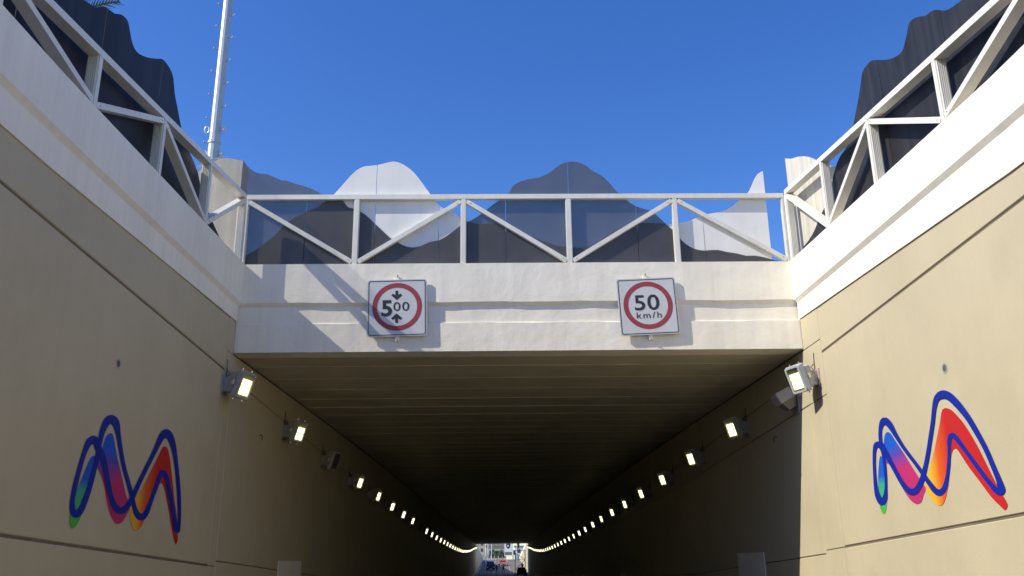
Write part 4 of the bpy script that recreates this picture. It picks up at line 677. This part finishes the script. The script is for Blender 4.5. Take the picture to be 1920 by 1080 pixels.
M['skin'] = mat('skin', (.35, .2, .13), .6, .05, 20); M['hair'] = mat('dark_hair', (.015, .012, .01), .5, 0)
def cloth(n, c): return mat(n, c, .85, .1, 12)
def person(loc, heading, label, top, legs, arms='down', step=.18):
    """one continuous skinned body with clothing colours by height; local +y is where the person looks"""
    J = {'pel': (0, 0, .95), 'che': (0, .01, 1.28), 'nec': (0, .01, 1.47), 'hea': (0, .03, 1.60), 'top': (0, .02, 1.73)}
    E = [('pel', 'che'), ('che', 'nec'), ('nec', 'hea'), ('hea', 'top')]; Rr = {'pel': .15, 'che': .165, 'nec': .06, 'hea': .095, 'top': .07}
    for sd, q in ((-1, 'l'), (1, 'r')):
        st = step * sd
        J.update({q + 'hip': (sd * .10, 0, .88), q + 'kne': (sd * .11, st * .6 + .04, .49), q + 'ank': (sd * .12, st, .09), q + 'toe': (sd * .13, st + .16, .035), q + 'sho': (sd * .2, 0, 1.40)})
        if arms == 'down': J.update({q + 'elb': (sd * .27, -.03 - st * .4, 1.13), q + 'han': (sd * .27, .06 - st * .6, .86)})
        else: J.update({q + 'elb': (sd * .27, .12, 1.22), q + 'han': (sd * .16, .38, 1.24)})
        E += [('pel', q + 'hip'), (q + 'hip', q + 'kne'), (q + 'kne', q + 'ank'), (q + 'ank', q + 'toe'), ('che', q + 'sho'), (q + 'sho', q + 'elb'), (q + 'elb', q + 'han')]
        Rr.update({q + 'hip': .105, q + 'kne': .068, q + 'ank': .05, q + 'toe': .038, q + 'sho': .075, q + 'elb': .05, q + 'han': .04})
    ks = list(J); me = bpy.data.meshes.new('person'); me.from_pydata([J[k] for k in ks], [(ks.index(a), ks.index(b)) for a, b in E], [])
    o = bpy.data.objects.new('person', me); col.objects.link(o); sm = o.modifiers.new('s', 'SKIN'); o.modifiers.new('u', 'SUBSURF').levels = 1
    for k, v in zip(ks, me.skin_vertices[0].data): v.radius = (Rr[k], Rr[k] * (.8 if k in ('pel', 'che') else 1)); v.use_root = k == 'pel'
    dg = bpy.context.evaluated_depsgraph_get(); m2 = bpy.data.meshes.new_from_object(o.evaluated_get(dg)); o.modifiers.clear(); o.data = m2; m2.name = 'person'
    m2.materials.clear(); shoes = M['hair']
    for m in (M['skin'], top, legs, shoes): m2.materials.append(m)
    for p in m2.polygons:
        z = p.center.z; x = abs(p.center.x); p.use_smooth = True
        p.material_index = 0 if z > 1.475 or (x > .15 and z < .93 and z > .7) else 1 if z > .92 else 2 if z > .085 else 3
    o.location = loc; o.rotation_euler = (0, 0, heading); tag(o, label, 'person')
    bm = bmesh.new(); bmesh.ops.create_icosphere(bm, subdivisions=2, radius=.108, matrix=Matrix.Translation((0, .012, 1.665)))
    bmesh.ops.delete(bm, geom=[v for v in bm.verts if v.co.z < 1.62 and v.co.y > -.03], context='VERTS'); h = obj('hair', bm, M['hair'], o, local=True, smooth=True)
    return o
dk1, dk2, dk3 = cloth('navy_cloth', (.02, .03, .06)), cloth('black_cloth', (.015, .015, .017)), cloth('grey_blue_cloth', (.12, .15, .20))
person((-.75, 207, road(207) + .006), R(200), 'dark figure in navy standing in the road beyond the tunnel, left of the pair', dk1, dk2)
person((.75, 206, road(206) + .006), R(150), 'dark figure in black walking in the road beyond the tunnel, right of the pair', dk2, dk2, step=.26)

def wheel(parent, x, y, z, r, w):
    bm = bmesh.new(); tube(bm, (x - w / 2, y, z), (x + w / 2, y, z), r, r, 18); o = obj('wheel', bm, M['tyre'], parent, local=True)
    bm = bmesh.new(); tube(bm, (x - w / 2 - .006, y, z), (x + w / 2 + .006, y, z), r * .55, r * .55, 12); obj('rim', bm, M['galv'], o, local=True)
M['tyre'] = mat('tyre_rubber', (.015, .015, .015), .8, .1, 8)
M['black_paint'] = mat('black_car_paint', (.012, .013, .016), .25, 0, coat=.5); M['red_paint'] = mat('red_car_paint', (.45, .04, .03), .3, 0, coat=.5)
M['car_glass'] = mat('car_window', (.02, .025, .03), .06, 0, spec=.7); M['lampglass'] = mat('headlight_glass', (.6, .6, .6), .15, 0); M['tail'] = mat('tail_light_glass', (.3, .01, .01), .2, 0)
def car(loc, heading, label, cat, prof_body, prof_cab, half, paint, ax1, ax2, wr, plate=True):
    c = thing('parked_car' if cat != 'pickup truck' else 'pickup_truck', loc, label, cat); c.rotation_euler = (0, 0, heading)
    L = lambda nm, bm, m: obj(nm, bm, m, c, local=True)
    bm = bmesh.new(); prism(bm, [(-half, y, z) for y, z in prof_body], (2 * half, 0, 0)); L('body', bm, paint)
    bm = bmesh.new(); n = len(prof_cab); ym = sum(p[0] for p in prof_cab) / n
    tz = max(p[1] for p in prof_cab); bz = min(p[1] for p in prof_cab)
    ins = lambda z: half - .04 - .16 * (z - bz) / (tz - bz)
    a = [bm.verts.new((-ins(z), y, z)) for y, z in prof_cab]; b = [bm.verts.new((ins(z), y, z)) for y, z in prof_cab]
    bm.faces.new(a); bm.faces.new(b[::-1])
    for i in range(n): bm.faces.new((a[i], b[i], b[(i + 1) % n], a[(i + 1) % n]))
    L('cab', bm, paint)
    for i in range(n):   # windscreen and rear window on the sloping faces
        (y0, z0), (y1, z1) = prof_cab[i], prof_cab[(i + 1) % n]
        if abs(z1 - z0) > .3:
            q = lambda t, sd: Vector((sd * (ins(z0 + (z1 - z0) * t) - .08), y0 + (y1 - y0) * t, z0 + (z1 - z0) * t))
            nrm = Vector((0, (z1 - z0), -(y1 - y0))).normalized(); nrm = nrm if nrm.y * (y0 - ym) > 0 else -nrm
            bm = bmesh.new(); prism(bm, [p + nrm * .003 for p in (q(.15, -1), q(.15, 1), q(.88, 1), q(.88, -1))], nrm * .006); L('window', bm, M['car_glass'])
    y0 = min(p[0] for p in prof_body); y1 = max(p[0] for p in prof_body)
    for sd in (-1, 1):
        bm = bmesh.new(); box(bm, sd * (half - .2) - .14, sd * (half - .2) + .14, y0 - .02, y0 - .003, .62, .78); L('headlight', bm, M['lampglass'])
        bm = bmesh.new(); box(bm, sd * (half - .14) - .1, sd * (half - .14) + .1, y1 + .003, y1 + .02, .68, .86); L('tail_light', bm, M['tail'])
        ws = .5 * (ax1 + ax2); bm = bmesh.new(); zz = (bz + tz) / 2
        for ya in (ax1, ax2): wheel(c, sd * (half - .09), ya, wr, wr, .22)
        bm = bmesh.new(); box(bm, sd * (half + .02) - .08, sd * (half + .02) + .08, prof_cab[0][0] + .12, prof_cab[0][0] + .28, bz + .03, bz + .2, bev=.02); L('mirror', bm, paint)
    bm = bmesh.new(); box(bm, -half + .03, half - .03, y0 - .07, y0 - .003, .32, .5, bev=.02); box(bm, -half + .03, half - .03, y1 + .003, y1 + .07, .32, .5, bev=.02); L('bumper', bm, M['tyre'])
    if plate: bm = bmesh.new(); box(bm, -.26, .26, y0 - .082, y0 - .072, .36, .47); L('number_plate', bm, M['lampglass'])
    return c
sedan = [(-2.2, .25), (-2.25, .6), (-2.15, .82), (-1.0, .95), (1.5, .98), (2.2, .9), (2.28, .6), (2.2, .25)]
van_b = [(-2.3, .25), (-2.38, .7), (-2.25, .98), (-1.5, 1.1), (2.35, 1.1), (2.38, .3)]
car((-2.3, 219, road(219) + .006), R(3), 'dark van parked in the shade of the left ramp wall beyond the tunnel', 'van', van_b, [(-1.5, 1.08), (-.75, 1.98), (-.2, 2.08), (2.2, 2.05), (2.34, 1.08)], .95, M['black_paint'], -1.45, 1.45, .34)
car((.9, 243, road(243) + .006), R(-14), 'red car in the sunlit part of the exit ramp behind the two figures', 'car', sedan, [(-.95, .93), (-.2, 1.42), (1.0, 1.46), (1.75, .95)], .88, M['red_paint'], -1.4, 1.35, .32)
pick_b = [(-2.6, .42), (-2.65, .8), (-2.5, 1.05), (-1.35, 1.15), (.2, 1.15), (.25, 1.0), (2.55, 1.0), (2.6, .5)]
tk = car((5.02 - .55, 192.0, road(192) + .006), R(0), 'black pickup truck with rear bed parked at the far right end of the tunnel', 'pickup truck', pick_b, [(-1.3, 1.13), (-.75, 1.72), (-.1, 1.78), (.2, 1.14)], .98, M['black_paint'], -1.75, 1.6, .4, plate=False)
tx, ty, tz = 4.42, 193.2, road(192)
sc = thing('scaffold_tower', (tx, ty, tz + 1.0), 'dark scaffold tower standing in the bed of the black pickup', 'scaffold')
SL = lambda nm, bm, m: obj(nm, bm, m, sc, local=True)
M['scaf'] = mat('dark_scaffold_tube', (.03, .03, .03), .5, .1, 6)
ph = 3.9 - tz - 1.0
for x in (-1.25, .85):
    for y in (-.85, .85):
        bm = bmesh.new(); tube(bm, (x, y, -.0 if x > -1 else -1.02), (x, y, ph + .05), .055, .055, 8); SL('upright', bm, M['scaf'])
bm = bmesh.new(); box(bm, -1.45, 1.0, -.95, .95, ph - .06, ph + .02); SL('platform', bm, M['scaf'])
for y in (-.85, .85):
    for a, b in (((-1.25, y, .3), (.85, y, ph * .55)), ((-1.25, y, ph * .9), (.85, y, ph * .55)), ((-1.25, y, ph * .55), (.85, y, ph * .55))):
        bm = bmesh.new(); tube(bm, a, b, .03, .03, 6); SL('brace', bm, M['scaf'])
bm = bmesh.new()
for y in (-.85,):
    tube(bm, (.35, y, ph), (.5, y, ph + 1.0), .03, .03, 6)
SL('guard_post', bm, M['scaf'])
person((tx - .55, ty, 3.925), R(170), 'dark figure in black standing on the scaffold platform under the tunnel roof', dk2, dk2, step=.14)
person((tx + .28, ty + .7, tz + 1.02), R(180), 'dark figure standing in the bed of the black pickup', dk1, dk2, step=.1)

# buildings, board, poles and greenery beyond the ramp
M['cream_wall'] = mat('cream_render', (.48, .42, .32), .8, .08, .3); M['window_dark'] = mat('dark_window', (.03, .05, .06), .1, 0, spec=.7)
M['teal'] = mat('pale_teal_panel', (.25, .40, .38), .5, .06, .5); M['roof_grey'] = mat('grey_roof', (.24, .23, .23), .7, .1, .4); M['board'] = mat('white_board', (.78, .78, .76), .5, .03, 1)
b_ = thing('pavilion_building', (-1.3, 420, 2.6), 'cream building with curved grey roof and pale teal band far beyond the ramp', 'building')
BL = lambda nm, bm, m, p=b_: obj(nm, bm, m, p, local=True)
bm = bmesh.new(); box(bm, -5.2, 4.2, 0, 16, 0, 6.2); BL('wall', bm, M['cream_wall'])
bm = bmesh.new(); box(bm, -5.3, 4.3, -.15, -.003, 3.1, 4.4); BL('teal_band', bm, M['teal'])
bm = bmesh.new(); P = [(-5.8, 6.2)] + [(-5.8 + 10.6 * k / 14, 6.5 + 2.0 * math.sin(math.pi * k / 14)) for k in range(15)] + [(4.8, 6.2)]; prism(bm, [(x, -.5, z + .003) for x, z in P], (0, 17, 0)); BL('roof', bm, M['roof_grey'])
for k in range(5):
    bm = bmesh.new(); box(bm, -4.6 + 1.8 * k, -3.3 + 1.8 * k, -.05, -.003, 1.0, 2.6); BL('window', bm, M['window_dark'])
b2 = thing('apartment_building', (-11, 470, 2.6), 'tall cream apartment block far away left of the curved roof building', 'building')
bm = bmesh.new(); box(bm, -8, 3.5, 0, 12, 0, 17); BL('wall', bm, M['cream_wall'], b2)
bm = bmesh.new(); box(bm, -8.3, 3.8, -.3, 12.3, 17.003, 17.6); BL('roof', bm, M['roof_grey'], b2)
for fl in range(5):
    for k in range(5):
        bm = bmesh.new(); box(bm, -7.2 + 2.1 * k, -6 + 2.1 * k, -.05, -.003, 1.2 + 3.1 * fl, 2.9 + 3.1 * fl); BL('window', bm, M['window_dark'], b2)
b3 = thing('terrace_house', (14, 430, 2.6), 'low white house far away behind the right ramp wall', 'building')
bm = bmesh.new(); box(bm, -7, 9, 0, 12, 0, 6.0); BL('wall', bm, M['board'], b3)
bm = bmesh.new(); box(bm, -7.3, 9.3, -.3, 12.3, 6.003, 6.5); BL('roof', bm, M['roof_grey'], b3)
for k in range(5):
    bm = bmesh.new(); box(bm, -6 + 3 * k, -4.4 + 3 * k, -.05, -.003, 3.2, 4.8); BL('window', bm, M['window_dark'], b3)
bb = thing('billboard', (2.6, 300, 2.4), 'white board with black round emblem and dark bar beyond the ramp', 'billboard')
bm = bmesh.new(); box(bm, -1.15, 1.75, 0, .15, 1.2, 6.2); BL('panel', bm, M['board'], bb)
bm = bmesh.new(); n = 20; bm.faces.new([bm.verts.new((.15 + .72 * math.cos(2 * math.pi * k / n), -.006, 4.6 + 1.15 * math.sin(2 * math.pi * k / n))) for k in range(n)]); BL('round_emblem', bm, M['sign_black'], bb)
bm = bmesh.new(); bm.faces.new([bm.verts.new(p) for p in ((-.25, -.009, 4.15), (.4, -.009, 4.15), (.28, -.009, 4.6), (-.1, -.009, 4.6))]); BL('pale_mark', bm, M['board'], bb)
bm = bmesh.new(); box(bm, -1.0, 1.3, -.012, -.003, 1.5, 2.4); BL('dark_bar', bm, M['lamp_dark'], bb)
for x in (-.9, 1.5):
    bm = bmesh.new(); tube(bm, (x, .07, 0), (x, .07, 1.2), .08, .08, 8); BL('leg', bm, M['galv'], bb)
for i, (x, y, h, lab) in enumerate(((-4.1, 262, 9, 'pale lamp post beside the left ramp wall, nearest the wall'), (-3.55, 275, 9.5, 'pale lamp post standing right of the one nearest the left ramp wall'), (-3.0, 330, 10, 'thin pale lamp post before the curved roof building'), (6.2, 335, 10, 'thin pale lamp post near the right ramp wall'))):
    p = thing('lamp_post', (x, y, road(y)), lab, 'lamp post', 'lamp posts beyond the ramp')
    bm = bmesh.new(); tube(bm, (0, 0, 0), (0, 0, h), .11, .07, 10); obj('pole', bm, M['board'], p, local=True)
    bm = bmesh.new(); tube(bm, (0, 0, h - .1), (1.3, 0, h + .25), .04, .035, 6); obj('arm', bm, M['board'], p, local=True)
    bm = bmesh.new(); box(bm, 1.15, 1.75, -.12, .12, h + .2, h + .3, bev=.02); obj('lamp_head', bm, M['lamp_grey'], p, local=True)
M['leaf'] = mat('broadleaf_green', (.05, .085, .03), .6, .35, .8); tr = random.Random(11)
for i, (x, y, h, lab) in enumerate(((-3.4, 380, 4.2, 'rounded green tree before the curved roof building, at its left'), (-1.2, 375, 3.5, 'small green tree before the middle of the curved roof building'), (.9, 372, 3.9, 'green tree left of the white board beyond the ramp'), (5.6, 390, 4.4, 'green tree right of the white board beyond the ramp'))):
    t = thing('broadleaf_tree', (x, y, 2.6), lab, 'tree', 'trees beyond the ramp')
    bm = bmesh.new(); tube(bm, (0, 0, 0), (.05, 0, h * .5), .13, .08, 8)
    for k in range(5):
        a = k * 1.3; tube(bm, (.04, 0, h * (.3 + .04 * k)), (.7 * math.cos(a), .7 * math.sin(a), h * (.6 + .05 * k)), .05, .02, 6)
    obj('trunk', bm, M['bark'], t, local=True)
    bm = bmesh.new(); cl = [(Vector((tr.uniform(-.9, .9), tr.uniform(-.9, .9), h * tr.uniform(.45, .92))), tr.uniform(.35, .7)) for _ in range(14)]
    for k in range(900):
        c, r = tr.choice(cl); d = Vector((tr.gauss(0, 1), tr.gauss(0, 1), tr.gauss(0, 1))).normalized() * r * tr.uniform(.6, 1.05); q = c + d
        u = Vector((tr.gauss(0, 1), tr.gauss(0, 1), tr.gauss(0, 1))).normalized(); v = u.orthogonal().normalized(); z = .10
        bm.faces.new([bm.verts.new(q + u * z), bm.verts.new(q + v * z), bm.verts.new(q - u * z), bm.verts.new(q - v * z)])
    obj('crown', bm, M['leaf'], t, local=True)

# small rusty hooks left in the tunnel walls
for X, s, y, z, nm in ((XL, 1, 19.8, 4.28, 'left'), (XR, -1, 19.72, 4.12, 'right')):
    h = thing('wall_hook', (X, y, z), 'small dark hook sticking out of the %s tunnel wall below the first two floodlights' % nm, 'hook')
    bm = bmesh.new(); tube(bm, (-.05 * s, 0, 0), (.05 * s, 0, 0), .014, .012, 8); obj('shank', bm, M['wire'], h, local=True)
    bm = bmesh.new(); tube(bm, (.05 * s, 0, .004), (.075 * s, .01, -.05), .012, .012, 8); tube(bm, (.075 * s, .01, -.05), (.05 * s, .02, -.12), .012, .01, 8); obj('bent_tip', bm, M['wire'], h, local=True)
